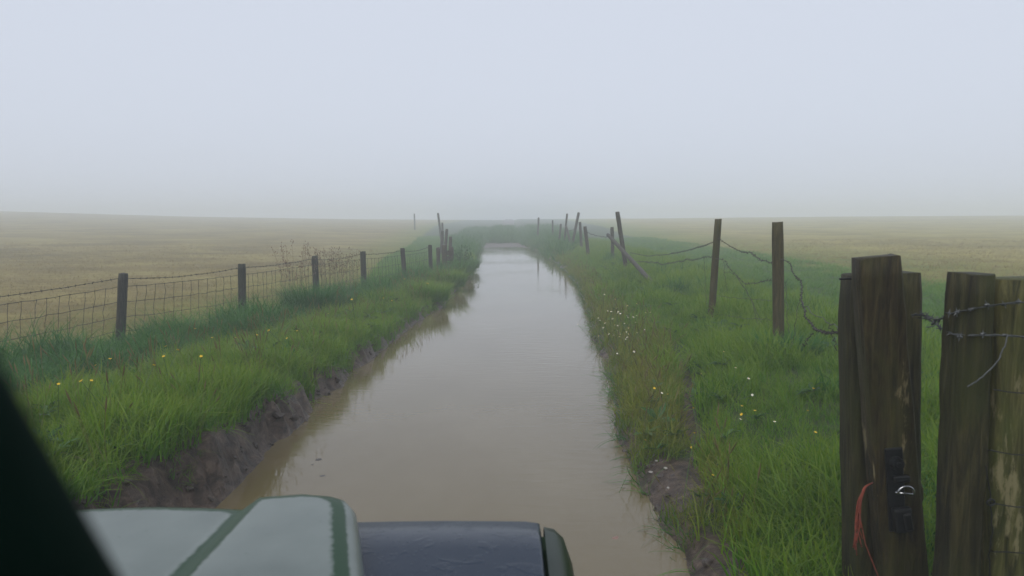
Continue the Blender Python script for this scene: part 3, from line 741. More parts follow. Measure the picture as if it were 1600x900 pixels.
gp = tag(empty('gate_post', (1.28, 2.65, .2)), 'dark wooden gate post with iron latch at right of the track', 'gate post')
YB = 2.72
Tt = at(1374, 428, YB); Bt = at(1378, 1100, YB); mb = MB(); plank(mb, Tt, Bt, (1, .05, 0), .245, .13, 1, ragged=.008)
mb.build('sleeper', M['sleeper'], gp, True, origin=Bt)
YF = 2.58
Tt = at(1367, 401, YF); Bt = at(1420, 1060, YF - .02); mb = MB(); plank(mb, Tt, Bt, (1, -.03, .05), .138, .09, 2, .155)
mb.build('board', M['board'], gp, True, origin=Bt)
wp = at(1325, 436, 2.66); mb = MB(); mb.tube([wp + (-.03, 0, 0), wp + (.03, .0, .002)], .004, 6); mb.build('nail', M['iron'], gp)
# latch: back plate, round bolt, keep, shackle, padlock body
YL = YF - .055
lt = MB(); c0 = at(1399, 765, YL); tilt = (0, -.09, 0)
lt.box(c0, (.060, .010, .29), tilt, .003); latch = lt.build('latch_plate', M['iron'], gp)
mb = MB(); c = at(1399, 723, YL - .006); mb.tube([c, c + (0, -.022, 0)], [.024, .021], 14); mb.tube([c + (0, -.018, 0), c + (0, -.034, 0)], [.010, .009], 10); mb.build('bolt', M['iron'], latch)
mb = MB(); c = at(1408, 748, YL - .012); mb.box(c, (.055, .022, .022), tilt, .004); mb.build('keep', M['iron'], latch)
mb = MB(); c = at(1412, 768, YL - .018); th = np.linspace(-.3, math.pi + .3, 14)
mb.tube([c + np.array((.026 * math.cos(t_) + .004, -.008, .020 * math.sin(t_))) for t_ in th], .0042, 7); mb.tube([c + (-.03, -.004, -.002), c + (.026, -.010, -.006)], .004, 6)
mb.build('shackle', M['steel'], latch, True)
mb = MB(); c = at(1410, 812, YL - .02); mb.box(c, (.062, .03, .085), (0, -.14, 0), .008, seg=2); mb.box(c + (.012, -.016, -.002), (.026, .012, .06), (0, -.2, 0), .004); mb.build('padlock', M['iron'], latch)
# baler twine and strap hang from the post
tw = tag(empty('baler_twine', at(1358, 757, YF - .06)), 'frayed hank of orange baler twine hanging beside the iron latch', 'twine')
rr = random.Random(4)
for k in range(11):
    ex = 1338 + rr.uniform(-6, 12); ey = 868 - abs(rr.gauss(0, 22)); dy_ = rr.uniform(-.02, .0)
    pts = [at(1364, 754, YF - .02), at(1352 + rr.uniform(-2, 2), 760, YF - .07 + dy_), at(1343 + rr.uniform(-4, 4), 782, YF - .075 + dy_), at(1340 + rr.uniform(-5, 5), 820, YF - .075 + dy_), at(ex, ey, YF - .072 + dy_)]
    P_ = np.array(pts); t = np.linspace(0, 4, 17); Q = np.stack([np.interp(t, range(5), P_[:, i]) for i in range(3)], -1); Q[1:-1] = (Q[:-2] + 2 * Q[1:-1] + Q[2:]) / 4
    mb = MB(); mb.tube(Q, .0021, 5); mb.build('strand', M['twine'], tw, True)
mb = MB(); mb.tube([at(1342, 800, YF - .07), at(1352, 850, YF - .07), at(1372, 900, YF - .065), at(1390, 960, YF - .06)], .0018, 5); mb.build('strand', M['twine'], tw, True)
stp = MB(); pts = [at(1428, 744, 2.62), at(1436, 752, 2.60), at(1440, 765, 2.59), at(1440, 780, 2.6), at(1435, 790, 2.63)]; stp.tube(pts, .006, 6)
tag(stp.build('strap_loop', M['strap'], None, True), 'short olive strap loop sticking out behind the gate post', 'strap')

# --- boarded post at the right edge
YR = 2.25
bp = tag(empty('boarded_post', (1.5, YR, .25)), 'broad mossy boarded post bound with wire at the right edge', 'post')
Tt = at(1518, 428, YR); Bt = at(1484, 1120, YR); mb = MB(); plank(mb, Tt, Bt, (1, .1, 0), .088, .11, 5, .095, ragged=.009); mb.build('board', M['sleeper'], bp, True, origin=Bt)
Tt = at(1606, 433, YR + .03); Bt = at(1590, 1120, YR + .03); mb = MB(); plank(mb, Tt, Bt, (1, .02, -.03), .25, .13, 6, .27, ragged=.006); mb.build('sleeper', M['sleeper_green'], bp, True, origin=Bt)
YN = YR - .07
for k, (x0, py, dy_) in enumerate([(1553, 609, 4), (1541, 703, 6), (1548, 785, 5), (1548, 861, 3)]):
    wire_px('netting_wire', [(x0, py, YN + .03), (x0 + 6, py + 1, YN), (1575, py + dy_, YN), (1640, py + dy_ + 4, YN), (1760, py + 30, YN - .5)], bp, 60 + k, .0018, 'iron', .0015, barbs=False)
wire_px('netting_wire', [(1540, 728, YN), (1546, 765, YN), (1549, 800, YN), (1550, 830, YN), (1546, 862, YN), (1547, 930, YN)], bp, 66, .0018, 'iron', .001, barbs=False)
mb = MB(); c = at(1548, 785, YN - .004); th = np.linspace(0, 6.283, 12); mb.tube([c + np.array((.011 * math.cos(t_), 0, .009 * math.sin(t_))) for t_ in th], .0028, 6, False); mb.build('wire_knot', M['iron'], bp, True)
gw = tag(empty('gate_wire', at(1470, 500, 2.4)), 'tangled barbed wire tie strung between the two gate posts', 'wire')
wire_px('barbed_wire', [(1425, 493, 2.64), (1440, 490, 2.58), (1455, 496, 2.5), (1467, 503, 2.42), (1474, 495, 2.35), (1484, 490, 2.25), (1498, 487, YR - .07), (1530, 479, YN), (1563, 474, YN - .005), (1600, 471, YN), (1700, 466, YN - .2)], gw, 71, .0018, 'wire_bright', .004, .014, step=.045)
wire_px('barbed_wire', [(1440, 491, 2.58), (1452, 497, 2.5), (1466, 508, 2.42), (1474, 517, 2.33), (1488, 524, 2.22), (1500, 526, YN), (1540, 522, YN), (1574, 522, YN - .005), (1600, 527, YN), (1700, 535, YN - .2)], gw, 72, .0018, 'wire_bright', .003, .014, step=.06)
wire_px('wire_tail', [(1575, 524, YN - .008), (1568, 545, YN - .02), (1560, 563, YN - .03), (1545, 580, YN - .035), (1528, 594, YN - .04), (1512, 604, YN - .045)], gw, 73, .0022, 'wire_bright', .0008, barbs=False)
wire_px('wire_tail', [(1430, 497, 2.62), (1448, 497, 2.55), (1460, 509, 2.45), (1447, 511, 2.45)], gw, 74, .0016, 'wire_bright', .002, barbs=False)

# ------------------------------------------------------------------ plants standing out of the grass
def blade_plant(name, x, y, mats, n, h, spread, w, seed, lean=(.2, .9), heads=0):
    r = random.Random(seed); z = h1(x, y); o = empty(name, (x, y, z)); mb = MB()
    for _ in range(n):
        aa = r.random() * 6.283; q_ = spread * math.sqrt(r.random())
        blade(mb, (x + q_ * math.cos(aa), y + q_ * math.sin(aa), z - .03), r.uniform(*h), r.uniform(*lean), aa + r.uniform(-1, 1), w * r.uniform(.7, 1.3), 5, r.uniform(-.6, .6))
    al = np.array(mb.al, np.float32)
    ob = mb.build('blades', M[mats[0]], o, True); ob.data.attributes.new('along', 'FLOAT', 'POINT').data.foreach_set('value', al)
    if heads:
        sm = MB(); hm = MB()
        for _ in range(heads):
            aa = r.random() * 6.283; q_ = spread * 1.1 * math.sqrt(r.random()); hh = h[1] * r.uniform(1.15, 1.9); ln = r.uniform(.0, .25)
            b0 = np.array((x + q_ * math.cos(aa), y + q_ * math.sin(aa), z))
            pts = [b0 + np.array((math.cos(aa) * ln * hh * t ** 2, math.sin(aa) * ln * hh * t ** 2, hh * t)) for t in np.linspace(0, 1, 6)]
            sm.tube(pts, np.linspace(.0035, .0015, 6), 4, False)
            for c in range(r.randint(7, 13)):
                t = r.uniform(.62, 1.02); p = b0 + np.array((math.cos(aa) * ln * hh * t ** 2, math.sin(aa) * ln * hh * t ** 2, hh * t))
                a2 = r.random() * 6.283; out = (1.1 - t) * .16 + .01
                e = p + np.array((math.cos(a2) * out, math.sin(a2) * out, r.uniform(.01, .05)))
                sm.tube([p, e], .0012, 3, False); hm.tube([e - (0, 0, .008), e, e + (0, 0, .014)], [.002, .007, .002], 5)
        tag(sm.build('seed_stems', M['dry'], o), kind='stuff'); tag(hm.build('seed_heads', M[mats[1]], o, True), kind='stuff')
    return o
pz = at(462, 450, 13.3); tag(blade_plant('seeding_plant', pz[0], pz[1], ('bluegreen', 'rust'), 90, (.3, .62), .22, .009, 1, heads=16), 'pale tall seed stalks rising left of the third fence post', 'plant')
pz = at(525, 440, 14.6); tag(blade_plant('seeding_plant', pz[0], pz[1], ('bluegreen', 'rust'), 90, (.3, .56), .36, .009, 2, heads=42), 'reddish brown seeding dock spreading right of the third fence post', 'plant')
pz = at(489, 487, 12.3); tag(blade_plant('grass_tussock', pz[0], pz[1], ('bluegreen',), 1600, (.40, .80), .40, .011, 3, (.2, .75)), 'big dark rounded grass tussock in front of the left fence', 'tussock')
pz = at(410, 530, 10.4); tag(blade_plant('grass_tussock', pz[0], pz[1], ('bluegreen',), 700, (.2, .38), .34, .009, 4, (.4, 1.0)), 'low blue green grass tussock beneath the second left fence post', 'tussock')
pz = at(1225, 545, 6.7); tag(blade_plant('grass_tussock', 2.38, 6.62, ('bluegreen',), 700, (.18, .36), .26, .007, 5, (.3, .9)), 'dark tussock at the foot of the nearest right fence post', 'tussock')
pz = at(1060, 650, 5.6)
def bush(name, c, rx, ry, rz, n, seed, label, leaf=.05, stem=8):
    r = np.random.default_rng(seed); zg = h1(c[0], c[1]); o = tag(empty(name, (c[0], c[1], zg)), label, 'bush')
    mb = MB(); st = MB()
    tips = []
    for _ in range(stem):
        d = r.normal(0, 1, 3); d[2] = abs(d[2]) + .3; d /= np.linalg.norm(d)
        e = np.array((c[0], c[1], zg)) + d * (rx, ry, rz * 1.15); m_ = np.array((c[0], c[1], zg)) + d * (rx * .35, ry * .35, rz * .7)
        st.tube([np.array((c[0], c[1], zg - .05)), m_, e], [.014, .009, .003], 5); tips.append(e)
    for _ in range(n):
        d = r.normal(0, 1, 3); d[2] = abs(d[2]) * .9 - .1; d /= np.linalg.norm(d); q_ = r.random() ** .4
        lump = 1 + .35 * math.sin(5 * math.atan2(d[1], d[0]) + seed) * math.sin(4 * d[2] + seed)
        p = np.array((c[0], c[1], zg)) + d * (rx, ry, rz) * q_ * lump
        u = r.normal(0, 1, 3); u /= np.linalg.norm(u); v = np.cross(u, r.normal(0, 1, 3)); v /= np.linalg.norm(v); s = leaf * r.uniform(.6, 1.3)
        mb.add([p - u * s, p + v * s * .4, p + u * s, p - v * s * .4], [(0, 1, 2, 3)])
    ob = mb.build('foliage', M['leaf'], o); st.build('stems', M['post_far'], o)
    return o
bush('waterside_bush', (-1.45, 22.6), .38, .8, .62, 2000, 1, 'dark leafy bush overhanging the water beside the old gateway', .035)
for k, (x_, y_, n_, hh_, sp_, lb_) in enumerate([(-1.42, 21.2, 900, .65, .36, 'tall dark grass clump below the old gateway at the water edge'), (-1.5, 17.6, 1000, .58, .42, 'rounded green grass clump bulging over the left water edge'), (-1.62, 14.3, 900, .5, .42, 'nearer green grass clump on the left bank at the water bend'), (-1.35, 24.6, 500, .5, .3, 'farthest dark grass clump leaning over the left water edge')]):
    tag(blade_plant('grass_tussock', x_, y_, ('bluegreen' if k in (0, 3) else 'lush',), n_, (.2, hh_), sp_, .010, 30 + k, (.3, 1.0)), lb_, 'tussock')
bush('distant_bush', (-2.2, 58), 1.3, 1.2, .35, 1200, 4, 'faint low bush at the far end of the water', .09)

# ------------------------------------------------------------------ flowers
def flower_mesh(kind, seed):
    r = random.Random(seed); mb = MB(); hh = r.uniform(.36, .45) if kind == 'yellow' else r.uniform(.28, .36)
    top = np.array((r.uniform(-.03, .03), r.uniform(-.03, .03), hh)); mb.tube([(0, 0, -.02), top * (.4, .4, .5), top], .0018, 4, False, 1)
    n, R_ = (5, .0095) if kind == 'yellow' else (9, .0085)
    for k in range(n):
        a = 6.283 * k / n; d = np.array((math.cos(a), math.sin(a), 0)); s = np.array((-d[1], d[0], 0)); ww = R_ * (.75 if kind == 'yellow' else .34); up = .35 if kind == 'yellow' else .1
        mb.add([top, top + d * R_ * .6 + s * ww * .6 + (0, 0, R_ * up * .5), top + d * R_ + s * ww * .35 + (0, 0, R_ * up), top + d * R_ - s * ww * .35 + (0, 0, R_ * up), top + d * R_ * .6 - s * ww * .6 + (0, 0, R_ * up * .5)], [(0, 1, 2, 3, 4)])
    mb.tube([top - (0, 0, .001), top + (0, 0, .004)], [.0035, .002], 6, True, 2)
    return mb.mesh('buttercup' if kind == 'yellow' else 'daisy', [M[kind], M['stem'], M['yellow']])
FM = {k: [flower_mesh(k, i) for i in range(3)] for k in ('yellow', 'white')}
def flower(kind, x, y, label, group, s=1.0):
    o = bpy.data.objects.new('buttercup' if kind == 'yellow' else 'daisy', random.choice(FM[kind])); COL.objects.link(o)
    o.location = (x, y, h1(x, y)); o.rotation_euler = (random.gauss(.2, .35), random.gauss(0, .35), random.gauss(0, .4)); s *= random.uniform(.75, 1.15); o.scale = (s, s, s)
    tag(o, label, 'flower', group)
def flowers_px(kind, L, zf, label, group, s=1.0):
    for px, py in L:
        g = .3
        for _ in range(4): p = on_z(px, py, g + zf * s); g = h1(p[0], p[1])
        if p[0] < 0 and p[0] > float(xl(p[1])) - mudw(p[1]) - .03: continue
        flower(kind, p[0], p[1], label, group, s)
flowers_px('yellow', [(92, 682), (121, 710), (155, 708), (190, 696), (201, 697), (84, 655), (158, 637), (182, 624), (186, 616), (211, 575), (308, 642), (299, 659), (319, 607), (313, 597), (362, 565), (477, 566), (241, 617), (136, 622), (274, 640), (463, 494), (480, 563), (377, 561), (346, 568), (532, 525)],
           .39, 'small yellow buttercup in the grass of the left bank', 'buttercups on the left bank', 1.15)
flowers_px('yellow', [(602, 478), (617, 486), (628, 492), (645, 458), (660, 462), (666, 449), (606, 497), (560, 512), (545, 530)],
           .39, 'tiny pale yellow flower on the left bank near the water bend', 'far buttercups on the left bank', 1.2)
flowers_px('yellow', [(1208, 607), (1241, 658), (1045, 624), (1056, 619), (1102, 626), (1140, 627), (1173, 634), (1246, 660), (1068, 700), (1085, 722), (960, 690), (1010, 610), (1228, 628)],
           .39, 'small yellow buttercup in the grass of the right bank', 'buttercups on the right bank', 1.0)
dl_ = []
r = random.Random(11)
for _ in range(48): dl_.append((r.gauss(958, 14) , r.gauss(496, 15)))
flowers_px('white', dl_, .32, 'small white daisy in the pale patch beside the right water edge', 'daisies beside the right water edge', 1.25)
flowers_px('white', [(1126, 566), (1142, 566), (1112, 585), (1132, 588), (1140, 571), (1205, 655), (1128, 630), (1010, 607)], .32, 'white daisy in the green grass between the two nearest right posts', 'daisies by the nearest right posts', 1.0)

# ------------------------------------------------------------------ stones and clods
def rock(name, p, s, mat, label, cat, seed, flat=.6):
    r = random.Random(seed); bm = bmesh.new(); bmesh.ops.create_icosphere(bm, subdivisions=2, radius=1)
    for v in bm.verts: v.co *= 1 + r.uniform(-.16, .16)
    for v in bm.verts: v.co = Vector((v.co.x * s * r.uniform(.97, 1.03) * 1.2, v.co.y * s, v.co.z * s * flat))
    me = bpy.data.meshes.new(name); bm.to_mesh(me); bm.free(); me.materials.append(mat)
    o = bpy.data.objects.new(name, me); COL.objects.link(o); o.location = tuple(float(q_) for q_ in p); o.rotation_euler = (0, 0, r.random() * 6)
    tag(o, label, cat); return o
def ground_px(px, py):
    g = .1
    for _ in range(6): p = on_z(px, py, g); g = h1(p[0], p[1])
    return p
rock('stone', ground_px(1017, 739) + (0, 0, .006), .016, M['stone'], 'white stone sliver on the right mud bank', 'stone', 1, .4)
rock('stone', ground_px(1040, 733) + (0, 0, .006), .012, M['stone'], 'small grey pebble right of the white stone on the mud', 'stone', 2)
rock('stone', ground_px(1046, 764) + (0, 0, .006), .015, M['stone'], 'pale stone low on the right mud bank', 'stone', 3, .4)
rock('stone', ground_px(1026, 721) + (0, 0, .004), .010, M['stone'], 'smallest pebble at the top of the right mud bank', 'stone', 4)
M['mud'] = mat_plain('wet_dark_mud', (.035, .026, .02), .4, 0, .4, 30)
p = on_z(498, 718, 0); rock('mud_clod', p + (0, 0, -.012), .032, M['mud'], 'mud clod breaking the water surface, farther of two', 'clod', 6, .5)
p = on_z(505, 743, 0); rock('mud_clod', p + (0, 0, -.014), .042, M['mud'], 'wider dark mud clod in the shallows, nearer of two', 'clod', 7, .4)
p = on_z(488, 726, 0); rock('mud_clod', p + (0, 0, -.005), .014, M['mud'], 'tiny mud lump beside the clods in the shallows', 'clod', 8, .5)
p = on_z(962, 840, 0); rock('stone', p + (0, 0, -.012), .035, M['brickstone'], 'reddish stone just awash near the vehicle', 'stone', 9, .45)

# ------------------------------------------------------------------ the vehicle we look over
def mat_paint(name, base, rough=.2, coat=1.0, bump_s=.0):
    m, n, l, b = new_mat(name); tc = n.new('ShaderNodeTexCoord')
    t = tex_noise(n, l, tc.outputs['Object'], 9, 6); r = ramp(n, [(.3, tuple(c * .8 for c in base)), (.7, tuple(c * 1.25 for c in base))]); l.new(t.outputs[0], r.inputs[0])
    l.new(r.outputs[0], b.inputs['Base Color']); b.inputs['Roughness'].default_value = rough; b.inputs['Coat Weight'].default_value = coat; b.inputs['Coat Roughness'].default_value = .08
    if bump_s:
        d = tex_noise(n, l, tc.outputs['Object'], 260, 2); bump(n, l, d.outputs[0], bump_s, .002, b)
    return m
M['paint'] = mat_paint('wet_dark_green_paint', (.012, .042, .016), .55, .0, .15); M['paint'].node_tree.nodes['Principled BSDF'].inputs['Specular IOR Level'].default_value = .2

M['wingpaint'] = mat_paint('wet_blackish_green_paint', (.006, .016, .008), .35, .0, .1); M['wingpaint'].node_tree.nodes['Principled BSDF'].inputs['Specular IOR Level'].default_value = .2
def mat_dew():
    """green paint under a pale film of fine mist droplets, dark green in places"""
    m, n, l, b = new_mat('dewy_green_paint'); tc = n.new('ShaderNodeTexCoord'); P = tc.outputs['Object']
    fine = tex_noise(n, l, P, 420, 2); blot = tex_noise(n, l, mapping(n, l, P, (3, 2, 1)), 2, 5)
    dew = ramp(n, [(.3, (.085, .108, .096)), (.7, (.14, .168, .152))]); l.new(blot.outputs[0], dew.inputs[0])
    spots = n.new('ShaderNodeTexVoronoi'); spots.inputs['Scale'].default_value = 16; l.new(mapping(n, l, P, (1.3, 1.8, 1)), spots.inputs['Vector'])
    sr = ramp(n, [(.05, (1, 1, 1)), (.09, (0, 0, 0))]); l.new(spots.outputs['Distance'], sr.inputs[0])
    # ragged dark green oval near the front of the raised rail
    mp = mapping(n, l, P, (1 / .085, 1 / .022, 1), (0, 0, .06), (.425 / .085, -1.545 / .022, 0))
    sep = n.new('ShaderNodeVectorMath'); sep.operation = 'MULTIPLY'; l.new(mp, sep.inputs[0]); sep.inputs[1].default_value = (1, 1, 0)
    ln = n.new('ShaderNodeVectorMath'); ln.operation = 'LENGTH'; l.new(sep.outputs[0], ln.inputs[0])
    dd = math_n(n, l, 'ADD', ln.outputs['Value'], math_n(n, l, 'MULTIPLY', math_n(n, l, 'SUBTRACT', blot.outputs[0], .5), 1.5))
    er = ramp(n, [(.55, (1, 1, 1)), (.95, (0, 0, 0))]); l.new(dd, er.inputs[0])
    ba = n.new('ShaderNodeAttribute'); ba.attribute_name = 'bare'; rag = tex_noise(n, l, P, 60, 4)
    bn = math_n(n, l, 'ADD', ba.outputs['Fac'], math_n(n, l, 'MULTIPLY', math_n(n, l, 'SUBTRACT', rag.outputs[0], .5), .5))
    br = ramp(n, [(.45, (0, 0, 0)), (.72, (1, 1, 1))]); l.new(bn, br.inputs[0])
    w0 = math_n(n, l, 'MAXIMUM', math_n(n, l, 'MULTIPLY', sr.outputs[0], .35), math_n(n, l, 'MULTIPLY', er.outputs[0], .9))
    w = math_n(n, l, 'MAXIMUM', w0, br.outputs[0])
    l.new(mixc(n, l, w, dew.outputs[0], (.012, .042, .017)), b.inputs['Base Color'])
    b.inputs['Roughness'].default_value = .3; sp = n.new('ShaderNodeMapRange'); l.new(w, sp.inputs[0]); sp.inputs[3].default_value = .5; sp.inputs[4].default_value = .08; l.new(sp.outputs[0], b.inputs['Specular IOR Level']); bump(n, l, fine.outputs[0], .25, .001, b)
    return m
M['dew'] = mat_dew()

def mat_plate():
    m, n, l, b = new_mat('wet_black_wing_plate'); tc = n.new('ShaderNodeTexCoord'); P = tc.outputs['Object']
    b.inputs['Base Color'].default_value = (.010, .020, .038, 1); b.inputs['Roughness'].default_value = .15; b.inputs['Specular IOR Level'].default_value = .15
    t = tex_noise(n, l, mapping(n, l, P, (14, 20, 1)), 1, 4, .5, .6); e = ramp(n, [(.56, (0, 0, 0)), (.62, (1, 1, 1))]); l.new(t.outputs[0], e.inputs[0])
    t2 = tex_noise(n, l, P, 5, 3); vo = n.new('ShaderNodeTexVoronoi'); vo.inputs['Scale'].default_value = 70; l.new(P, vo.inputs['Vector']); dr = ramp(n, [(.0, (1, 1, 1)), (.22, (0, 0, 0))]); l.new(vo.outputs['Distance'], dr.inputs[0])
    h = math_n(n, l, 'ADD', math_n(n, l, 'MULTIPLY', e.outputs[0], .28), math_n(n, l, 'ADD', math_n(n, l, 'MULTIPLY', dr.outputs[0], .5), t2.outputs[0]))
    bump(n, l, h, .35, .004, b); b.inputs['Coat Weight'].default_value = .0; b.inputs['Coat Roughness'].default_value = .05
    return m
M['plate'] = mat_plate()
M['rubber'] = mat_plain('black_rubber', (.012, .012, .012), .8, 0, .3, 20)
M['trim'] = mat_plain('dark_green_trim', (.0025, .010, .007), .9, 0, .3, 20); M['trim'].node_tree.nodes['Principled BSDF'].inputs['Specular IOR Level'].default_value = .05
M['plastic'] = mat_plain('black_plastic', (.012, .012, .013), .5, 0, .3, 20)
M['grey_metal'] = mat_plain('galvanised_bumper', (.22, .23, .23), .45, .8, .2, 12)
m_, n_, l_, b_ = new_mat('clear_glass'); b_.inputs['Transmission Weight'].default_value = 1; b_.inputs['Roughness'].default_value = 0; b_.inputs['IOR'].default_value = 1.05; M['glass'] = m_
tcx = n_.new('ShaderNodeTexCoord'); tn = tex_noise(n_, l_, tcx.outputs['Object'], 6); rp = ramp(n_, [(.3, (.93, .96, .95)), (.7, (.97, .99, .98))]); l_.new(tn.outputs[0], rp.inputs[0]); l_.new(rp.outputs[0], b_.inputs['Base Color'])

CX = -.77                                       # centre line of the vehicle
veh = tag(empty('off_road_vehicle', (CX, 1.0, -.15)), 'dark green off-road vehicle with misted bonnet standing in the flooded track', 'vehicle')
# bonnet: recessed middle, raised rails either side, tapering towards the front
ys = np.concatenate([[1.648, 1.646, 1.640, 1.628, 1.610], np.linspace(1.595, 1.50, 7), np.linspace(1.45, .52, 13)])
drop = np.array([.12, .05, .022, .008, .002] + [0] * 20)
def half_profile(y, dz, sgn):
    zc = 1.027 + .05 * (1.6 - y) * .55; zr_ = zc + .030
    taper = (1.62 - y) / .35
    xo = .435 + .085 * min(taper, 3.2)            # outer edge of the bonnet from the centre line
    xi = .190 + .002 * taper                      # foot of the step
    c = max(0, (y - 1.53) / .118); xo -= .085 * (1 - math.sqrt(max(0, 1 - min(c, 1) ** 2.4)))
    st = xi + .036 + .012 * taper * .3
    pr = [(0, zc + .006), (xi * .5, zc + .004), (xi - .03, zc + .001), (xi - .003, zc), (st, zr_ - .002), (st + .022, zr_), ((st + xo) / 2, zr_ + .005), (xo - .078, zr_ + .003), (xo - .047, zr_ + .001), (xo - .036, zr_ - .001),
          (xo - .02, zr_ - .006), (xo - .006, zr_ - .022), (xo, zr_ - .06), (xo, zr_ - .12)]
    return [(CX + sgn * a_, y, b_ - dz) for a_, b_ in pr]
bare_v = [0, 0, 0, 1, 1, 0, 0, 0, .95, .95, .1, 0, .2, .5]
row_v = [1, 1, 1, 1, 1, .75, .3] + [0] * (len(ys) - 7)
mb = MB(); G = np.array([[*half_profile(y, d, -1)[::-1], *half_profile(y, d, 1)[1:]] for y, d in zip(ys, drop)])
mb.grid(G)
bon = mb.build('bonnet', M['dew'], veh, True, origin=(0, 0, 0))
cols_v = bare_v[::-1] + bare_v[1:]
bon.data.attributes.new('bare', 'FLOAT', 'POINT').data.foreach_set('value', np.array([max(c_, r_) for r_ in row_v for c_ in cols_v], np.float32))
# wings with black protector plates
def wing(sgn):
    zt = .984; x_in, x_line, x_out = .40, .842, .905
    w = MB(); prof = []
    for y, dz, inset in [(1.668, .22, .03), (1.664, .06, .02), (1.655, .02, .008), (1.635, .004, .002), (1.60, 0, 0), (1.45, 0, 0), (1.2, 0, 0), (.9, .0, 0), (.55, .0, 0)]:
        rows = [(x_line - .002, zt - .003 - dz), (x_line + .02, zt - .008 - dz), (x_line + .042 - inset * .6, zt - .028 - dz), (x_line + .058 - inset, zt - .075 - dz * .6), (x_line + .066 - inset, zt - .14), (x_line + .07 - inset, zt - .32), (x_line + .07 - inset, zt - .52)]
        prof.append([(CX + sgn * a_, y, b_) for a_, b_ in rows])
    w.grid(prof); o = w.build('wing', M['wingpaint'], veh, True, origin=(0, 0, 0))
    p = MB(); gr = []
    for y, dz in [(1.662, .10), (1.660, .02), (1.654, .006), (1.642, .0), (1.5, 0), (1.3, 0), (1.1, 0), (.55, 0)]:
        gr.append([(CX + sgn * a_, y + .008 * (a_ - .4) - (.02 * ((a_ - .80) / .045) ** 2 if a_ > .80 and y > 1.63 else 0), zt - dz + b_) for a_, b_ in ((x_in, 0), (.5, .002), (.62, .003), (.74, .002), (.80, .001), (.825, 0), (x_line - .012, -.001), (x_line - .009, -.012))])
    p.grid(gr); p.build('wing_plate', M['plate'], veh, True, origin=(0, 0, 0))
    h = MB(); c = (CX + sgn * .70, 1.672, .80); h.tube([(c[0], 1.62, c[2]), (c[0], 1.69, c[2]), (c[0], 1.70, c[2])], [.10, .10, .085], 20)
    hl = h.build('headlight', M['grey_metal'], veh, True)
wing(1); wing(-1)
fr = MB(); fr.box((CX, 1.60, .80), (.86, .05, .36), (0, 0, 0), .01); fr.build('front_panel', M['paint'], veh)
for sgn in (1, -1):
    fr = MB(); fr.box((CX + sgn * .70, 1.62, .78), (.36, .045, .36), (0, 0, 0), .02); fr.build('lamp_panel', M['paint'], veh)
for k in range(7):
    gr = MB(); gr.box((CX, 1.635, .68 + k * .042), (.62, .02, .012), (.3, 0, 0), .002); gr.build('grille_slat', M['plastic'], veh)
bmp = MB(); bmp.box((CX, 1.80, .46), (1.66, .10, .14), (0, 0, 0), .012); bmp.build('bumper', M['grey_metal'], veh)
for sgn in (1, -1):
    arm = MB(); arm.box((CX + sgn * .38, 1.70, .48), (.07, .16, .09), (0, 0, 0), .006); arm.build('bumper_bracket', M['plastic'], veh)
def ring(mb, c, r0, r1, x0, x1, k=28):
    prof = [(r0, x0), (r1 - .02, x0), (r1, x0 + .03), (r1, x1 - .03), (r1 - .02, x1), (r0, x1)]
    V = [(c[0] + xx, c[1] + rr_ * math.cos(6.28318 * j / k), c[2] + rr_ * math.sin(6.28318 * j / k)) for j in range(k) for rr_, xx in prof]
    Fc = [(j * 6 + i, j * 6 + (i + 1) % 6, ((j + 1) % k) * 6 + (i + 1) % 6, ((j + 1) % k) * 6 + i) for j in range(k) for i in range(6)]
    mb.add(V, Fc)
for sgn in (1, -1):
    c = (CX + sgn * .74, 1.25, .23); wheel = MB(); ring(wheel, c, .21, .38, -.10, .10); wo_ = wheel.build('wheel', M['rubber'], veh, True)
    rim = MB(); ring(rim, c, .05, .22, -.07, .07); rim.build('rim', M['grey_metal'], wo_, True)
# bulkhead, windscreen with raked pillars, doors, roof
bh = MB(); bh.box((CX, .47, .95), (1.62, .10, .62), (0, 0, 0), .02); bh.build('bulkhead', M['paint'], veh)
def raked(x):                                    # the pillar line in one upright plane
    a_ = at(0, 560, .15); b_ = at(190, 900, .197); d = (b_ - a_); d[0] = 0; d /= abs(d[2]); return a_, d
pa, pd = raked(0)
px_ = -.098
nrm = np.cross(at(0, 560, .15) - (0, 0, CAMZ), at(190, 900, .197) - (0, 0, CAMZ)); nrm /= np.linalg.norm(nrm); nrm = nrm if nrm[0] < 0 else -nrm
top_ = np.array((px_, pa[1] - pd[1] * .30, pa[2] + .30)); bot_ = np.array((px_, pa[1] + pd[1] * .36, pa[2] - .36))
for sgn in (1, -1):
    q0 = at(0, 560, .15); xq = q0[0] + nrm[0] * .034; oy, oz = nrm[1] * .034, nrm[2] * .034
    ddv = at(190, 900, .197) - q0; base_ = q0
    pl = MB(); ax = (bot_ - top_) / np.linalg.norm(bot_ - top_)
    line = [base_ + ddv * s + nrm * .034 for s in np.linspace(-4.2, 5.0, 12)]
    pl.tube([p_ if sgn == 1 else np.array((2 * CX - p_[0], p_[1], p_[2])) for p_ in line], .034, 16)
    pl.build('windscreen_pillar', M['trim'], veh, True)
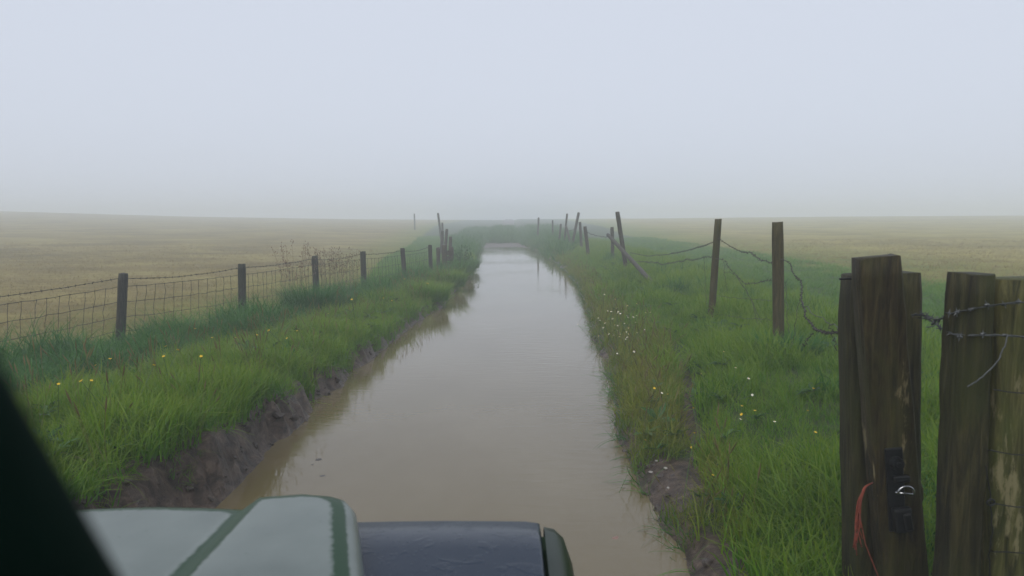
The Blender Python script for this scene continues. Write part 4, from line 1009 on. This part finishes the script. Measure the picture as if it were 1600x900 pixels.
for nm, q_ in (('windscreen_rail', top_), ('windscreen_sill', bot_)):
    rl = MB(); rl.box((CX, q_[1], q_[2]), (2 * (px_ - CX) + .0, .06, .06), (.6, 0, 0), .015); rl.build(nm, M['trim'], veh)
gl = MB(); xa, xb = 2 * CX - px_ + .07, px_ - .07
gl.add([(xa, top_[1], top_[2]), (xb, top_[1], top_[2]), (xb, bot_[1], bot_[2]), (xa, bot_[1], bot_[2])], [(0, 1, 2, 3)]); gl.build('windscreen', M['glass'], veh)
for sgn in (1, -1):
    d = MB(); d.box((CX + sgn * .80, -.05, .85), (.07, .92, .72), (0, 0, 0), .015); dd_ = d.build('door', M['paint'], veh)
    hd = MB(); hd.box((CX + sgn * .845, -.40, 1.05), (.02, .14, .03), (0, 0, 0), .004); hd.build('handle', M['plastic'], dd_)
rf_ = MB(); rf_.box((CX, -.9, top_[2] + .04), (1.42, 1.75, .05), (0, 0, 0), .02); rf_.build('roof', M['trim'], veh)
ds = MB(); ds.box((CX, .36, 1.10), (1.40, .22, .22), (0, 0, 0), .03); ds.build('dashboard', M['plastic'], veh)
sw = MB(); c = np.array((CX + .36, .08, 1.17)); th = np.linspace(0, 2 * math.pi, 33)
sw.tube([c + np.array((.20 * math.cos(t_), .20 * math.sin(t_) * .55, .20 * math.sin(t_) * .83)) for t_ in th], .014, 8, False)
for t_ in (0, 2.09, 4.19): sw.tube([c, c + np.array((.20 * math.cos(t_), .11 * math.sin(t_), .166 * math.sin(t_)))], .01, 6)
sw.build('steering_wheel', M['plastic'], veh, True)

# ------------------------------------------------------------------ fog
hz = MB(); hz.box((0, 158, 2.1), (664, 348, 7.2))
hm, n, l, b = new_mat('fog_air'); n.remove(b)
pv = n.new('ShaderNodeVolumePrincipled'); pv.inputs['Color'].default_value = (.95, .985, .995, 1); pv.inputs['Density'].default_value = .0092; pv.inputs['Anisotropy'].default_value = 0.0
l.new(pv.outputs[0], n['Material Output'].inputs['Volume'])
tag(hz.build('haze', hm), 'even grey morning fog filling the air', 'fog', kind='stuff')
